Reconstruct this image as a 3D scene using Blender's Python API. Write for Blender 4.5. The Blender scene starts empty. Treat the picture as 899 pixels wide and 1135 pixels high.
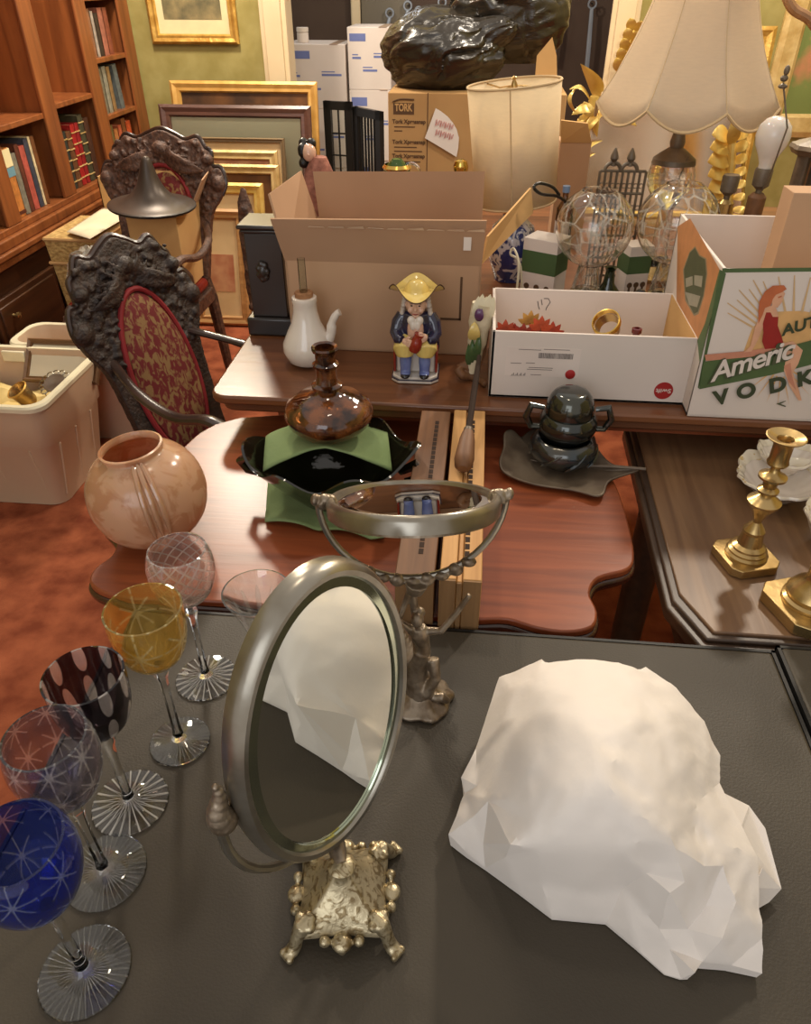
import bpy, bmesh, math, random
from mathutils import Vector, Matrix, noise, geometry
random.seed(7)
PI = math.pi
S = bpy.context.scene
COL = S.collection
sin, cos = math.sin, math.cos

# ------------------------------------------------------------------ camera
F, TH, PS, EYE = 820.0, math.radians(36), math.radians(5.5), 1.40
cam = bpy.data.objects.new('camera', bpy.data.cameras.new('camera'))
COL.objects.link(cam)
cam.location = (0, 0, EYE)
cam.rotation_euler = (PI/2 - TH, 0, PS)
cam.data.sensor_fit = 'VERTICAL'
cam.data.sensor_height = 36.0
cam.data.lens = F * 36.0 / 1135.0
cam.data.clip_start = 0.02
S.camera = cam

def ray(px, py):
    u = (px-449.5)/F; v = (567.5-py)/F
    y = cos(TH) + v*sin(TH); z = -sin(TH) + v*cos(TH)
    return Vector((cos(PS)*u - sin(PS)*y, sin(PS)*u + cos(PS)*y, z))
def PZ(px, py, z):
    d = ray(px, py); return Vector((0, 0, EYE)) + d*((z-EYE)/d.z)
def PY(px, py, Y):
    d = ray(px, py); return Vector((0, 0, EYE)) + d*(Y/d.y)
def PX(px, py, X):
    d = ray(px, py); return Vector((0, 0, EYE)) + d*(X/d.x)

# ------------------------------------------------------------------ materials
def C(r, g, b):
    f = lambda c: (c/12.92 if c <= .04045 else ((c+.055)/1.055)**2.4)
    return (f(r/255), f(g/255), f(b/255), 1)

def mat(name, col, rough=.5, metal=0., col2=None, scale=8., stretch=(1, 1, 1), detail=3., lo=.35, hi=.65,
        bump=0., bscale=None, trans=0., ior=1.45, coat=0., tex='noise', sss=0., spec=None, distort=0., alpha=1.):
    m = bpy.data.materials.new(name); m.use_nodes = True
    n, l = m.node_tree.nodes, m.node_tree.links
    p = n['Principled BSDF']
    p.inputs['Base Color'].default_value = col
    p.inputs['Roughness'].default_value = rough
    p.inputs['Metallic'].default_value = metal
    p.inputs['IOR'].default_value = ior
    p.inputs['Transmission Weight'].default_value = trans
    p.inputs['Coat Weight'].default_value = coat
    p.inputs['Coat Roughness'].default_value = max(.06, rough*.8)
    p.inputs['Alpha'].default_value = alpha
    if sss:
        p.inputs['Subsurface Weight'].default_value = sss
        p.inputs['Subsurface Radius'].default_value = (.01, .006, .004)
        p.inputs['Subsurface Scale'].default_value = 1.
    if spec is not None: p.inputs['Specular IOR Level'].default_value = spec
    if col2 is None and not bump: 
        col2 = tuple(c*.86 for c in col[:3]) + (1,)
    tc = n.new('ShaderNodeTexCoord'); mp = n.new('ShaderNodeMapping')
    mp.inputs['Scale'].default_value = stretch
    l.new(tc.outputs['Object'], mp.inputs['Vector'])
    def texture(sc):
        if tex == 'voronoi':
            t = n.new('ShaderNodeTexVoronoi'); t.inputs['Scale'].default_value = sc; o = t.outputs['Distance']
        elif tex == 'wave':
            t = n.new('ShaderNodeTexWave'); t.inputs['Scale'].default_value = sc; t.inputs['Distortion'].default_value = distort; o = t.outputs['Fac']
        else:
            t = n.new('ShaderNodeTexNoise'); t.inputs['Scale'].default_value = sc; t.inputs['Detail'].default_value = detail
            t.inputs['Distortion'].default_value = distort; o = t.outputs['Fac']
        l.new(mp.outputs['Vector'], t.inputs['Vector']); return o
    if col2 is not None:
        r = n.new('ShaderNodeValToRGB')
        r.color_ramp.elements[0].position = lo; r.color_ramp.elements[0].color = col
        r.color_ramp.elements[1].position = hi; r.color_ramp.elements[1].color = col2
        l.new(texture(scale), r.inputs['Fac']); l.new(r.outputs['Color'], p.inputs['Base Color'])
    if bump:
        b = n.new('ShaderNodeBump'); b.inputs['Strength'].default_value = bump; b.inputs['Distance'].default_value = .01
        l.new(texture(bscale or scale), b.inputs['Height']); l.new(b.outputs['Normal'], p.inputs['Normal'])
    return m

def wood(name, c1, c2, along='x', scale=14., rough=.35, coat=.3, bump=.03):
    st = {'x': (.07, 1, 1), 'y': (1, .07, 1), 'z': (1, 1, .07)}[along]
    c2 = tuple(c*.92 for c in c2[:3]) + (1,); c1 = tuple(min(1, c*1.06) for c in c1[:3]) + (1,)
    return mat(name, c1, rough, col2=c2, scale=scale*2.0, stretch=st, detail=9, lo=.28, hi=.72, coat=coat, bump=bump, bscale=scale*5, distort=1.1)

def cutglass(name, col, clear=(1, 1, 1, 1), k=7, zs=60., thresh=.12, bump=.5, rough=.0, ior=1.5, mode='star', white=.42, body=1.):
    """coloured glass with a pattern cut round the axis of the object"""
    m = bpy.data.materials.new(name); m.use_nodes = True
    n, l = m.node_tree.nodes, m.node_tree.links
    p = n['Principled BSDF']
    p.inputs['Transmission Weight'].default_value = 1; p.inputs['IOR'].default_value = ior; p.inputs['Roughness'].default_value = rough
    tc = n.new('ShaderNodeTexCoord'); sx = n.new('ShaderNodeSeparateXYZ'); l.new(tc.outputs['Object'], sx.inputs[0])
    def M(op, a, b=None):
        q = n.new('ShaderNodeMath'); q.operation = op
        for i, v in enumerate((a, b)):
            if v is None: continue
            if isinstance(v, (int, float)): q.inputs[i].default_value = v
            else: l.new(v, q.inputs[i])
        return q.outputs[0]
    th = M('ARCTAN2', sx.outputs['Y'], sx.outputs['X'])
    u = M('MULTIPLY', th, k/(2*PI)); w = M('MULTIPLY', sx.outputs['Z'], zs)
    fu = M('SUBTRACT', M('FRACT', M('ADD', u, 20.)), .5); fw = M('SUBTRACT', M('FRACT', M('ADD', w, 20.)), .5)
    if mode == 'star':
        a = M('ARCTAN2', fw, fu); r = M('SQRT', M('ADD', M('MULTIPLY', fu, fu), M('MULTIPLY', fw, fw)))
        s = M('ABSOLUTE', M('SINE', M('MULTIPLY', a, 4.)))
        h = M('MULTIPLY', M('LESS_THAN', M('MULTIPLY', s, r), thresh), M('LESS_THAN', r, .47))
    elif mode == 'olive':
        h = M('LESS_THAN', M('ADD', M('MULTIPLY', M('MULTIPLY', fu, fu), 6.), M('MULTIPLY', M('MULTIPLY', fw, fw), 1.6)), thresh*4)
    elif mode == 'cross':
        a1 = M('ABSOLUTE', M('SINE', M('MULTIPLY', M('ADD', u, w), PI))); a2 = M('ABSOLUTE', M('SINE', M('MULTIPLY', M('SUBTRACT', u, w), PI)))
        h = M('LESS_THAN', M('MINIMUM', a1, a2), thresh)
    elif mode == 'ray':
        h = M('LESS_THAN', M('ABSOLUTE', fu), thresh*1.5)
    else:
        v = n.new('ShaderNodeTexVoronoi'); v.feature = 'DISTANCE_TO_EDGE'; cm = n.new('ShaderNodeCombineXYZ')
        l.new(u, cm.inputs[0]); l.new(w, cm.inputs[1]); l.new(cm.outputs[0], v.inputs['Vector']); v.inputs['Scale'].default_value = 1.
        h = M('LESS_THAN', v.outputs['Distance'], thresh)
    mx = n.new('ShaderNodeMix'); mx.data_type = 'RGBA'
    l.new(h, mx.inputs['Factor']); mx.inputs['A'].default_value = col; mx.inputs['B'].default_value = clear
    l.new(mx.outputs['Result'], p.inputs['Base Color'])
    tr = M('SUBTRACT', body, M('MULTIPLY', h, white)); l.new(tr, p.inputs['Transmission Weight'])
    b = n.new('ShaderNodeBump'); b.inputs['Strength'].default_value = bump; b.inputs['Distance'].default_value = .003; b.invert = True
    l.new(h, b.inputs['Height']); l.new(b.outputs['Normal'], p.inputs['Normal'])
    return m

def cloth_shade(name, col, tr=.45):
    m = bpy.data.materials.new(name); m.use_nodes = True
    n, l = m.node_tree.nodes, m.node_tree.links
    out = n['Material Output']; n.remove(n['Principled BSDF'])
    d = n.new('ShaderNodeBsdfDiffuse'); t = n.new('ShaderNodeBsdfTranslucent'); mx = n.new('ShaderNodeMixShader')
    tc = n.new('ShaderNodeTexCoord'); mp = n.new('ShaderNodeMapping'); mp.inputs['Scale'].default_value = (1, 1, 5)
    nz = n.new('ShaderNodeTexNoise'); nz.inputs['Scale'].default_value = 60; rp = n.new('ShaderNodeValToRGB')
    rp.color_ramp.elements[0].color = tuple(c*.9 for c in col[:3]) + (1,); rp.color_ramp.elements[1].color = col
    l.new(tc.outputs['Object'], mp.inputs[0]); l.new(mp.outputs[0], nz.inputs['Vector']); l.new(nz.outputs['Fac'], rp.inputs['Fac'])
    l.new(rp.outputs['Color'], d.inputs['Color']); l.new(rp.outputs['Color'], t.inputs['Color'])
    mx.inputs['Fac'].default_value = tr
    l.new(d.outputs[0], mx.inputs[1]); l.new(t.outputs[0], mx.inputs[2]); l.new(mx.outputs[0], out.inputs['Surface'])
    return m

def thin_glass(name, tint, rough=.03, refl=.12):
    """a clear pane or a thin blown wall: lets light straight through, shines at the edges"""
    m = bpy.data.materials.new(name); m.use_nodes = True
    n, l = m.node_tree.nodes, m.node_tree.links
    out = n['Material Output']; n.remove(n['Principled BSDF'])
    t = n.new('ShaderNodeBsdfTransparent'); t.inputs['Color'].default_value = tint
    g = n.new('ShaderNodeBsdfGlossy'); g.inputs['Roughness'].default_value = rough
    lw = n.new('ShaderNodeLayerWeight'); lw.inputs['Blend'].default_value = refl
    mx = n.new('ShaderNodeMixShader')
    l.new(lw.outputs['Fresnel'], mx.inputs['Fac']); l.new(t.outputs[0], mx.inputs[1]); l.new(g.outputs[0], mx.inputs[2])
    l.new(mx.outputs[0], out.inputs['Surface'])
    return m

# ------------------------------------------------------------------ mesh builder
class B:
    def __init__(s): s.bm = bmesh.new(); s.mi = 0
    def face(s, vs):
        try: f = s.bm.faces.new(vs); f.material_index = s.mi; return f
        except ValueError: return None
    def add(s, pts, faces):
        v = [s.bm.verts.new(p) for p in pts]
        for f in faces: s.face([v[i] for i in f])
        return v
    def box(s, c, d, rz=0., M=None):
        x, y, z = d[0]/2, d[1]/2, d[2]/2
        R = Matrix.Translation(c) @ (M if M is not None else Matrix.Rotation(rz, 4, 'Z'))
        p = [R @ Vector(q) for q in ((-x, -y, -z), (x, -y, -z), (x, y, -z), (-x, y, -z), (-x, -y, z), (x, -y, z), (x, y, z), (-x, y, z))]
        s.add(p, ((0, 3, 2, 1), (4, 5, 6, 7), (0, 1, 5, 4), (1, 2, 6, 5), (2, 3, 7, 6), (3, 0, 4, 7))); return s
    def span(s, a, b):
        return s.box([(a[i]+b[i])/2 for i in range(3)], [abs(a[i]-b[i]) for i in range(3)])
    def lathe(s, prof, n=40, c=(0, 0, 0), M=None, fr=None, cap=True, loop=False):
        """profile [(r,z)...] turned about z; fr(theta, r, z) -> r bends the outline"""
        M = M or Matrix.Identity(4); c = Vector(c); rings = []
        for r, z in prof:
            ring = []
            for i in range(n):
                t = 2*PI*i/n; q = fr(t, r, z) if fr else r
                if isinstance(q, tuple): q, zz = q
                else: zz = z
                ring.append(s.bm.verts.new(c + M @ Vector((q*cos(t), q*sin(t), zz))))
            rings.append(ring)
        ps = list(zip(rings, rings[1:])) + ([(rings[-1], rings[0])] if loop else [])
        for a, b in ps:
            for i in range(n): s.face((a[i], a[(i+1) % n], b[(i+1) % n], b[i]))
        if cap and not loop:
            s.face(rings[0][::-1]); s.face(rings[-1])
        return s
    def tube(s, pts, r, n=8, flat=1.):
        pts = [Vector(p) for p in pts]; k = len(pts)
        rs = list(r) if isinstance(r, (list, tuple)) else [r]*k
        rings = []; up = None
        for i in range(k):
            d = (pts[min(i+1, k-1)] - pts[max(i-1, 0)]).normalized()
            if up is None: up = Vector((0, 0, 1)) if abs(d.z) < .9 else Vector((0, 1, 0))
            sd = d.cross(up).normalized(); up = sd.cross(d).normalized()
            rings.append([s.bm.verts.new(pts[i] + rs[i]*(cos(2*PI*j/n)*sd + flat*sin(2*PI*j/n)*up)) for j in range(n)])
        for a, b in zip(rings, rings[1:]):
            for j in range(n): s.face((a[j], a[(j+1) % n], b[(j+1) % n], b[j]))
        s.face(rings[0][::-1]); s.face(rings[-1]); return s
    def prism(s, poly, z0, z1, M=None):
        M = M or Matrix.Identity(4); n = len(poly)
        a = [s.bm.verts.new(M @ Vector((x, y, z0))) for x, y in poly]; b = [s.bm.verts.new(M @ Vector((x, y, z1))) for x, y in poly]
        s.face(a[::-1]); s.face(b)
        for i in range(n): s.face((a[i], a[(i+1) % n], b[(i+1) % n], b[i]))
        return s
    def ball(s, c, r, n=16, m=10, M=None):
        if not isinstance(r, (tuple, list)): r = (r, r, r)
        M = M or Matrix.Identity(4); c = Vector(c); R = []
        top = s.bm.verts.new(c + M @ Vector((0, 0, r[2]))); bot = s.bm.verts.new(c + M @ Vector((0, 0, -r[2])))
        for j in range(1, m):
            f = PI*j/m
            R.append([s.bm.verts.new(c + M @ Vector((r[0]*sin(f)*cos(2*PI*i/n), r[1]*sin(f)*sin(2*PI*i/n), r[2]*cos(f)))) for i in range(n)])
        for i in range(n):
            s.face((top, R[0][i], R[0][(i+1) % n])); s.face((bot, R[-1][(i+1) % n], R[-1][i]))
        for a, b in zip(R, R[1:]):
            for i in range(n): s.face((a[i], b[i], b[(i+1) % n], a[(i+1) % n]))
        return s
    def leaf(s, p0, p1, side, bend=.3, w=.3, n=8, thick=.12, curl=0.):
        """a curled tapering leaf from p0 to p1; side = the way it bends"""
        p0, p1, sd = Vector(p0), Vector(p1), Vector(side).normalized(); d = p1-p0; L = d.length
        wd = d.normalized().cross(sd).normalized(); rows = []
        for i in range(n+1):
            t = i/n; c = p0 + d*t + sd*(L*bend*sin(PI*t)*(1-.0*t)) + sd*(-L*curl*t*t)
            ww = L*w*(sin(PI*min(1, .12+.88*t))**.8)*(1.05-t*.25)*.5 + L*.01; th = L*thick*(.35+.65*sin(PI*t*.9))*.5
            rows.append([s.bm.verts.new(q) for q in (c-wd*ww, c-wd*ww*.5+sd*th*.55, c+sd*th*.25, c+wd*ww*.5+sd*th*.55, c+wd*ww, c-sd*th)])
        for a, b in zip(rows, rows[1:]):
            for j in range(6): s.face((a[j], a[(j+1) % 6], b[(j+1) % 6], b[j]))
        s.face(rows[0][::-1]); s.face(rows[-1]); return s
    def sheet(s, f, nu, nv):
        g = [[s.bm.verts.new(f(i/nu, j/nv)) for j in range(nv+1)] for i in range(nu+1)]
        for i in range(nu):
            for j in range(nv): s.face((g[i][j], g[i+1][j], g[i+1][j+1], g[i][j+1]))
        return s
    def poly(s, pts):
        s.face([s.bm.verts.new(p) for p in pts]); return s
    def build(s, name, m, parent=None, loc=None, world=False, smooth=True, bevel=0., solid=0., sub=0, remesh=0., angle=35, rotz=0., disp=None, seg=2):
        bm = s.bm
        bmesh.ops.recalc_face_normals(bm, faces=bm.faces)
        if world:
            L = parent.location if parent is not None else Vector(loc or (0, 0, 0)); rz = parent.rotation_euler.z if parent is not None else 0
            if parent is not None and parent.parent is not None:
                L = parent.parent.location; rz = parent.parent.rotation_euler.z
            bm.transform(Matrix.Rotation(-rz, 4, 'Z') @ Matrix.Translation(-L))
        me = bpy.data.meshes.new(name); bm.to_mesh(me); bm.free()
        for q in (m if isinstance(m, (list, tuple)) else [m]): me.materials.append(q)
        o = bpy.data.objects.new(name, me); COL.objects.link(o)
        if smooth:
            for p in me.polygons: p.use_smooth = True
            if not (sub or remesh): me.set_sharp_from_angle(angle=math.radians(angle))
        if remesh:
            q = o.modifiers.new('r', 'REMESH'); q.mode = 'VOXEL'; q.voxel_size = remesh; q.use_smooth_shade = True
            q = o.modifiers.new('s', 'SMOOTH'); q.factor = .5; q.iterations = 3
        if sub:
            q = o.modifiers.new('s', 'SUBSURF'); q.levels = q.render_levels = sub
        if disp:
            tx = bpy.data.textures.new(name, disp[0]); tx.noise_scale = disp[1]
            q = o.modifiers.new('d', 'DISPLACE'); q.texture = tx; q.strength = disp[2]; q.texture_coords = 'LOCAL'
        if solid:
            q = o.modifiers.new('t', 'SOLIDIFY'); q.thickness = solid; q.offset = 0
        if bevel:
            q = o.modifiers.new('b', 'BEVEL'); q.width = bevel; q.segments = seg; q.limit_method = 'ANGLE'; q.harden_normals = False
        if parent is not None: o.parent = parent
        if loc is not None: o.location = loc
        if rotz: o.rotation_euler.z = rotz
        return o

def tag(o, label, cat, group=None, kind=None):
    o['label'] = label; o['category'] = cat
    if group: o['group'] = group
    if kind: o['kind'] = kind
    return o
def thing(name, label, cat, loc=(0, 0, 0), rotz=0., group=None):
    o = bpy.data.objects.new(name, None); COL.objects.link(o); o.empty_display_size = .05
    o.location = loc; o.rotation_euler = (0, 0, rotz); return tag(o, label, cat, group)
def struct(name, b, m, **k):
    o = b.build(name, m, **k)
    if o.parent is None: o['kind'] = 'structure'
    return o
def lab(o, t): o['label'] = t; return o

def text(s, body, size, M, m, parent, name='lettering', depth=.0004, shear=0., spacing=1., align='LEFT', width=0., bold=0.):
    """lettering laid on a surface; M maps text x,y to the world"""
    cu = bpy.data.curves.new(name, 'FONT'); cu.body = body; cu.size = size; cu.extrude = depth; cu.shear = shear
    cu.space_character = spacing; cu.align_x = align; cu.offset = bold
    t = bpy.data.objects.new(name, cu); COL.objects.link(t)
    bpy.context.view_layer.update()
    me = bpy.data.meshes.new_from_object(t.evaluated_get(bpy.context.evaluated_depsgraph_get()))
    bpy.data.objects.remove(t)
    if width and me.vertices:
        xs = [v.co.x for v in me.vertices]; k = width/max(1e-6, max(xs)-min(xs)); me.transform(Matrix.Diagonal((k, 1, 1, 1)))
    P = Matrix.Identity(4)
    if parent is not None: P = Matrix.Rotation(-parent.rotation_euler.z, 4, 'Z') @ Matrix.Translation(-parent.location)
    me.transform(P @ M); me.materials.clear(); me.materials.append(m)
    o = bpy.data.objects.new(name, me); COL.objects.link(o)
    if parent is not None: o.parent = parent
    return o
def frontM(x, y, z):      # text on a face that looks toward -y, x to the right
    return Matrix.Translation((x, y, z)) @ Matrix.Rotation(PI/2, 4, 'X')
def basis(o, ux, uy):
    ux, uy = Vector(ux).normalized(), Vector(uy).normalized(); w = ux.cross(uy)
    M = Matrix.Identity(4)
    for i in range(3): M[i][0], M[i][1], M[i][2], M[i][3] = ux[i], uy[i], w[i], o[i]
    return M
def arc(c, r, a0, a1, n, ax=(1, 0, 0), ay=(0, 0, 1), ry=None):
    c, ax, ay = Vector(c), Vector(ax), Vector(ay); ry = ry or r
    return [c + ax*(r*cos(a0+(a1-a0)*i/n)) + ay*(ry*sin(a0+(a1-a0)*i/n)) for i in range(n+1)]
def spline(pts, k=6):
    P = [Vector(p) for p in pts]; P = [P[0]*2-P[1]] + P + [P[-1]*2-P[-2]]; o = []
    for i in range(1, len(P)-2):
        for j in range(k):
            t = j/k; a, b, c, d = P[i-1:i+3]
            o.append(.5*((2*b)+(c-a)*t+(2*a-5*b+4*c-d)*t*t+(3*b-a-3*c+d)*t**3))
    return o + [P[-2]]

# ------------------------------------------------------------------ palette
M = {}
M['book_wood'] = wood('bookcase_wood', C(150, 88, 45), C(112, 60, 30), 'z', 9, .4, .2)
M['book_panel'] = wood('bookcase_panel', C(138, 78, 42), C(108, 58, 30), 'z', 6, .45, .15)
M['dark_drawer'] = wood('dark_drawer', C(82, 48, 26), C(58, 32, 18), 'y', 9, .4, .2)
M['turtle'] = wood('mahogany_top', C(150, 78, 44), C(118, 58, 34), 'x', 18, .34, .12)
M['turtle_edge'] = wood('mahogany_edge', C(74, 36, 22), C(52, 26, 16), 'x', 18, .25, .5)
M['table_brown'] = wood('walnut_top', C(122, 76, 46), C(88, 52, 32), 'x', 12, .32, .15)
M['table_edge'] = wood('walnut_edge', C(112, 68, 40), C(84, 48, 28), 'x', 12, .4, .25)
M['oct'] = wood('worn_oak_top', C(124, 94, 66), C(98, 70, 48), 'y', 16, .38, .2)
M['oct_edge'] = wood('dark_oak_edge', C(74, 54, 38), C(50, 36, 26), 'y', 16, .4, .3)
M['vinyl'] = mat('black_vinyl', C(61, 54, 44), .5, col2=C(68, 61, 50), scale=5, bump=.09, bscale=420, spec=.4)
M['rubber'] = mat('black_edging', C(28, 26, 24), .5)
M['floor'] = mat('red_carpet', C(166, 94, 64), .95, col2=C(122, 62, 42), scale=11, detail=8, bump=.3, bscale=300, spec=.1)
M['green_wall'] = mat('green_damask', C(164, 152, 96), .85, col2=C(148, 136, 80), scale=9, detail=6, spec=.1)
M['trim'] = mat('cream_paint', C(226, 206, 168), .5, col2=C(214, 192, 152), scale=3)
M['hall'] = mat('hall_brown', C(80, 64, 52), .8, col2=C(72, 56, 46), scale=3)
M['hall_grey'] = mat('hall_grey', C(120, 112, 96), .7, col2=C(112, 104, 90), scale=3)
M['gilt'] = mat('gilt', C(222, 178, 92), .36, .5, col2=C(190, 142, 62), scale=20, bump=.3, bscale=60)
M['gilt_pale'] = mat('gilt_pale', C(226, 198, 136), .42, .2, col2=C(200, 166, 102), scale=16, bump=.15, bscale=70)
M['gold_leaf'] = mat('gold_leaf', C(236, 206, 120), .35, .3, col2=C(214, 176, 84), scale=18, bump=.15, bscale=40)
M['brass'] = mat('brass', C(192, 164, 112), .27, .85, col2=C(166, 136, 84), scale=14, bump=.04, bscale=60)
M['card'] = mat('corrugated_card', C(190, 154, 122), .85, col2=C(178, 142, 112), scale=4, spec=.15)
M['card_in'] = mat('card_inside', C(176, 141, 112), .88, col2=C(164, 130, 102), scale=4, spec=.15)
M['card_pale'] = mat('card_pale', C(206, 166, 112), .85, col2=C(192, 150, 98), scale=4, spec=.15)
M['white_card'] = mat('white_card', C(224, 212, 202), .6, col2=C(216, 204, 194), scale=4, spec=.3)
M['white_card_in'] = mat('white_card_inside', C(226, 212, 198), .7, col2=C(218, 204, 190), scale=4, spec=.2)
M['paper'] = mat('white_paper', C(232, 224, 216), .75, col2=C(226, 218, 210), scale=3, bump=.05, bscale=60, spec=.25)
M['paper_warm'] = mat('cream_paper', C(238, 224, 190), .8)
M['ink'] = mat('black_ink', C(40, 34, 30), .7)
M['grey_ink'] = mat('grey_ink', C(120, 110, 104), .7)
M['blue_ink'] = mat('blue_ink', C(112, 124, 178), .7)
M['brown_ink'] = mat('brown_ink', C(92, 66, 44), .8)
M['red_ink'] = mat('red_ink', C(168, 36, 34), .6)
M['pink_ink'] = mat('pink_ink', C(206, 106, 100), .7)
M['green_ink'] = mat('green_print', C(74, 98, 58), .6)
M['silver'] = mat('old_silver', C(158, 152, 140), .28, .85, col2=C(138, 130, 116), scale=30, lo=.4, hi=.7, bump=.02, bscale=60)
M['silver_dark'] = mat('tarnished_silver', C(156, 142, 124), .38, .7, col2=C(112, 96, 78), scale=60, lo=.4, hi=.65, bump=.12, bscale=120)
M['silver_engraved'] = mat('engraved_silver', C(186, 172, 140), .34, .75, col2=C(132, 114, 82), scale=110, lo=.5, hi=.62, bump=.12, bscale=110, distort=1.5)
M['bevel_glass'] = mat('bevelled_mirror_edge', C(190, 200, 180), .12, 1.)
M['mirror'] = mat('mirror_silvering', C(236, 236, 226), .015, 1., col2=C(232, 232, 222))
M['clear'] = mat('clear_glass', (1, 1, 1, 1), .0, trans=1, ior=1.5, col2=(.97, .98, .97, 1))
M['pane'] = thin_glass('window_glass', (.9, .92, .9, 1))
M['felt'] = mat('green_felt', C(136, 154, 108), .95, col2=C(122, 140, 94), scale=12, spec=.05, bump=.1, bscale=200)
M['amber'] = mat('amber_glass', C(150, 88, 44), .06, col2=C(50, 24, 12), scale=44, lo=.34, hi=.62, trans=.42, ior=1.5, coat=.6, bump=.25, bscale=30)
M['smoke'] = mat('smoked_green_glass', C(46, 44, 30), .05, col2=C(30, 22, 16), scale=14, trans=.55, ior=1.5, coat=.6, bump=.25, bscale=26)
M['peach'] = mat('peach_frosted_glass', C(218, 172, 136), .22, col2=C(200, 148, 110), scale=30, lo=.45, hi=.56, detail=4, trans=.3, ior=1.3, sss=.25, coat=.5, distort=1.)
M['porcelain'] = mat('white_glaze', C(226, 216, 204), .12, coat=.6, col2=C(220, 208, 194), scale=4)
M['cork'] = mat('cork', C(168, 122, 84), .9, col2=C(132, 90, 58), scale=60)
M['lustre'] = mat('dark_lustre', C(70, 70, 60), .14, .75, col2=C(44, 50, 52), scale=10, coat=.8)
M['irid'] = mat('iridescent_glaze', C(74, 68, 56), .16, .6, col2=C(50, 60, 66), scale=22, coat=.8, bump=.3, bscale=22)
M['pewter'] = mat('grey_pewter', C(122, 108, 90), .45, .25, col2=C(92, 78, 64), scale=22, bump=.15, bscale=30)
M['tan_rail'] = wood('tan_pine', C(206, 158, 98), C(182, 132, 76), 'y', 22, .6, .05)
M['tan_end'] = wood('weathered_end_grain', C(150, 116, 78), C(120, 90, 58), 'z', 22, .7, 0)
M['dark_rail'] = wood('brown_rail', C(122, 82, 50), C(92, 60, 36), 'y', 22, .6, .05)
M['slot'] = mat('slot_shadowed_wood', C(52, 34, 22), .9)
M['carved'] = mat('carved_dark_oak', C(58, 42, 34), .55, col2=C(36, 26, 22), scale=60, bump=.5, bscale=120, coat=.04)
M['carved_warm'] = mat('carved_walnut', C(104, 74, 58), .52, col2=C(64, 44, 36), scale=60, bump=.5, bscale=120, coat=.06)
M['smooth_dark'] = mat('polished_dark_oak', C(60, 44, 38), .28, col2=C(44, 30, 24), scale=9, coat=.5)
M['brocade'] = mat('red_gold_brocade', C(98, 24, 24), .8, col2=C(128, 96, 58), scale=75, lo=.47, hi=.57, detail=3, distort=.8, stretch=(1, 1, .45))
M['red_leather'] = mat('red_leather', C(138, 42, 28), .35, col2=C(98, 26, 18), scale=12)
M['bin'] = mat('frosted_plastic_tub', C(206, 178, 150), .45, col2=C(198, 170, 142), scale=3, spec=.3, sss=.15)
M['bin_rim'] = mat('white_plastic_rim', C(238, 228, 196), .4)
M['bag'] = mat('black_bin_bag', C(42, 36, 28), .27, bump=.3, bscale=9, spec=.8, stretch=(1, 1, 2.6), distort=3.)
M['shade'] = cloth_shade('cream_silk', C(246, 230, 204), .48)
M['drum'] = cloth_shade('cream_linen', C(242, 226, 196), .45)
M['cord_trim'] = mat('tan_braid', C(206, 178, 136), .8)
M['blue_white'] = mat('blue_white_porcelain', C(44, 56, 116), .12, col2=C(206, 206, 214), scale=42, lo=.5, hi=.56, detail=4, distort=1.2, coat=.6)
M['cone'] = mat('gunmetal_shade', C(78, 68, 60), .38, .35, col2=C(70, 60, 52), scale=3)
M['clock'] = mat('ebonised_wood', C(44, 36, 32), .3, col2=C(34, 28, 25), scale=9, coat=.4)
M['crystal'] = cutglass('cut_crystal', (.98, .97, .94, 1), (.92, .88, .78, 1), 11, 34., .040, 1., mode='facet', white=.26)
M['crystal_foot'] = cutglass('cut_crystal_foot', (.97, .96, .93, 1), (.92, .88, .80, 1), 14, 40., .11, 1., mode='cross', white=.2)
M['gold'] = mat('polished_gold', C(226, 186, 96), .18, 1.)
M['black'] = mat('satin_black', C(26, 24, 22), .4)
M['bulb'] = mat('opal_bulb', C(236, 226, 216), .2, trans=.1, sss=.3, coat=.3)
M['grey_prong'] = mat('dull_grey_steel', C(150, 158, 168), .4, .3)
M['skin'] = mat('glazed_skin', C(226, 182, 156), .15, coat=.5)
M['hair'] = mat('grey_hair_glaze', C(196, 184, 172), .18, coat=.5)
M['navy'] = mat('navy_glaze', C(38, 38, 70), .1, col2=C(30, 28, 52), scale=30, coat=.7)
M['yellow'] = mat('yellow_glaze', C(222, 196, 116), .14, coat=.5, col2=C(212, 182, 100), scale=20)
M['boot'] = mat('blue_glaze', C(128, 142, 192), .14, coat=.6, col2=C(98, 112, 170), scale=40)
M['red_glaze'] = mat('red_glaze', C(146, 44, 30), .12, coat=.6)
M['black_glaze'] = mat('black_glaze', C(26, 22, 24), .1, coat=.6)
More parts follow.
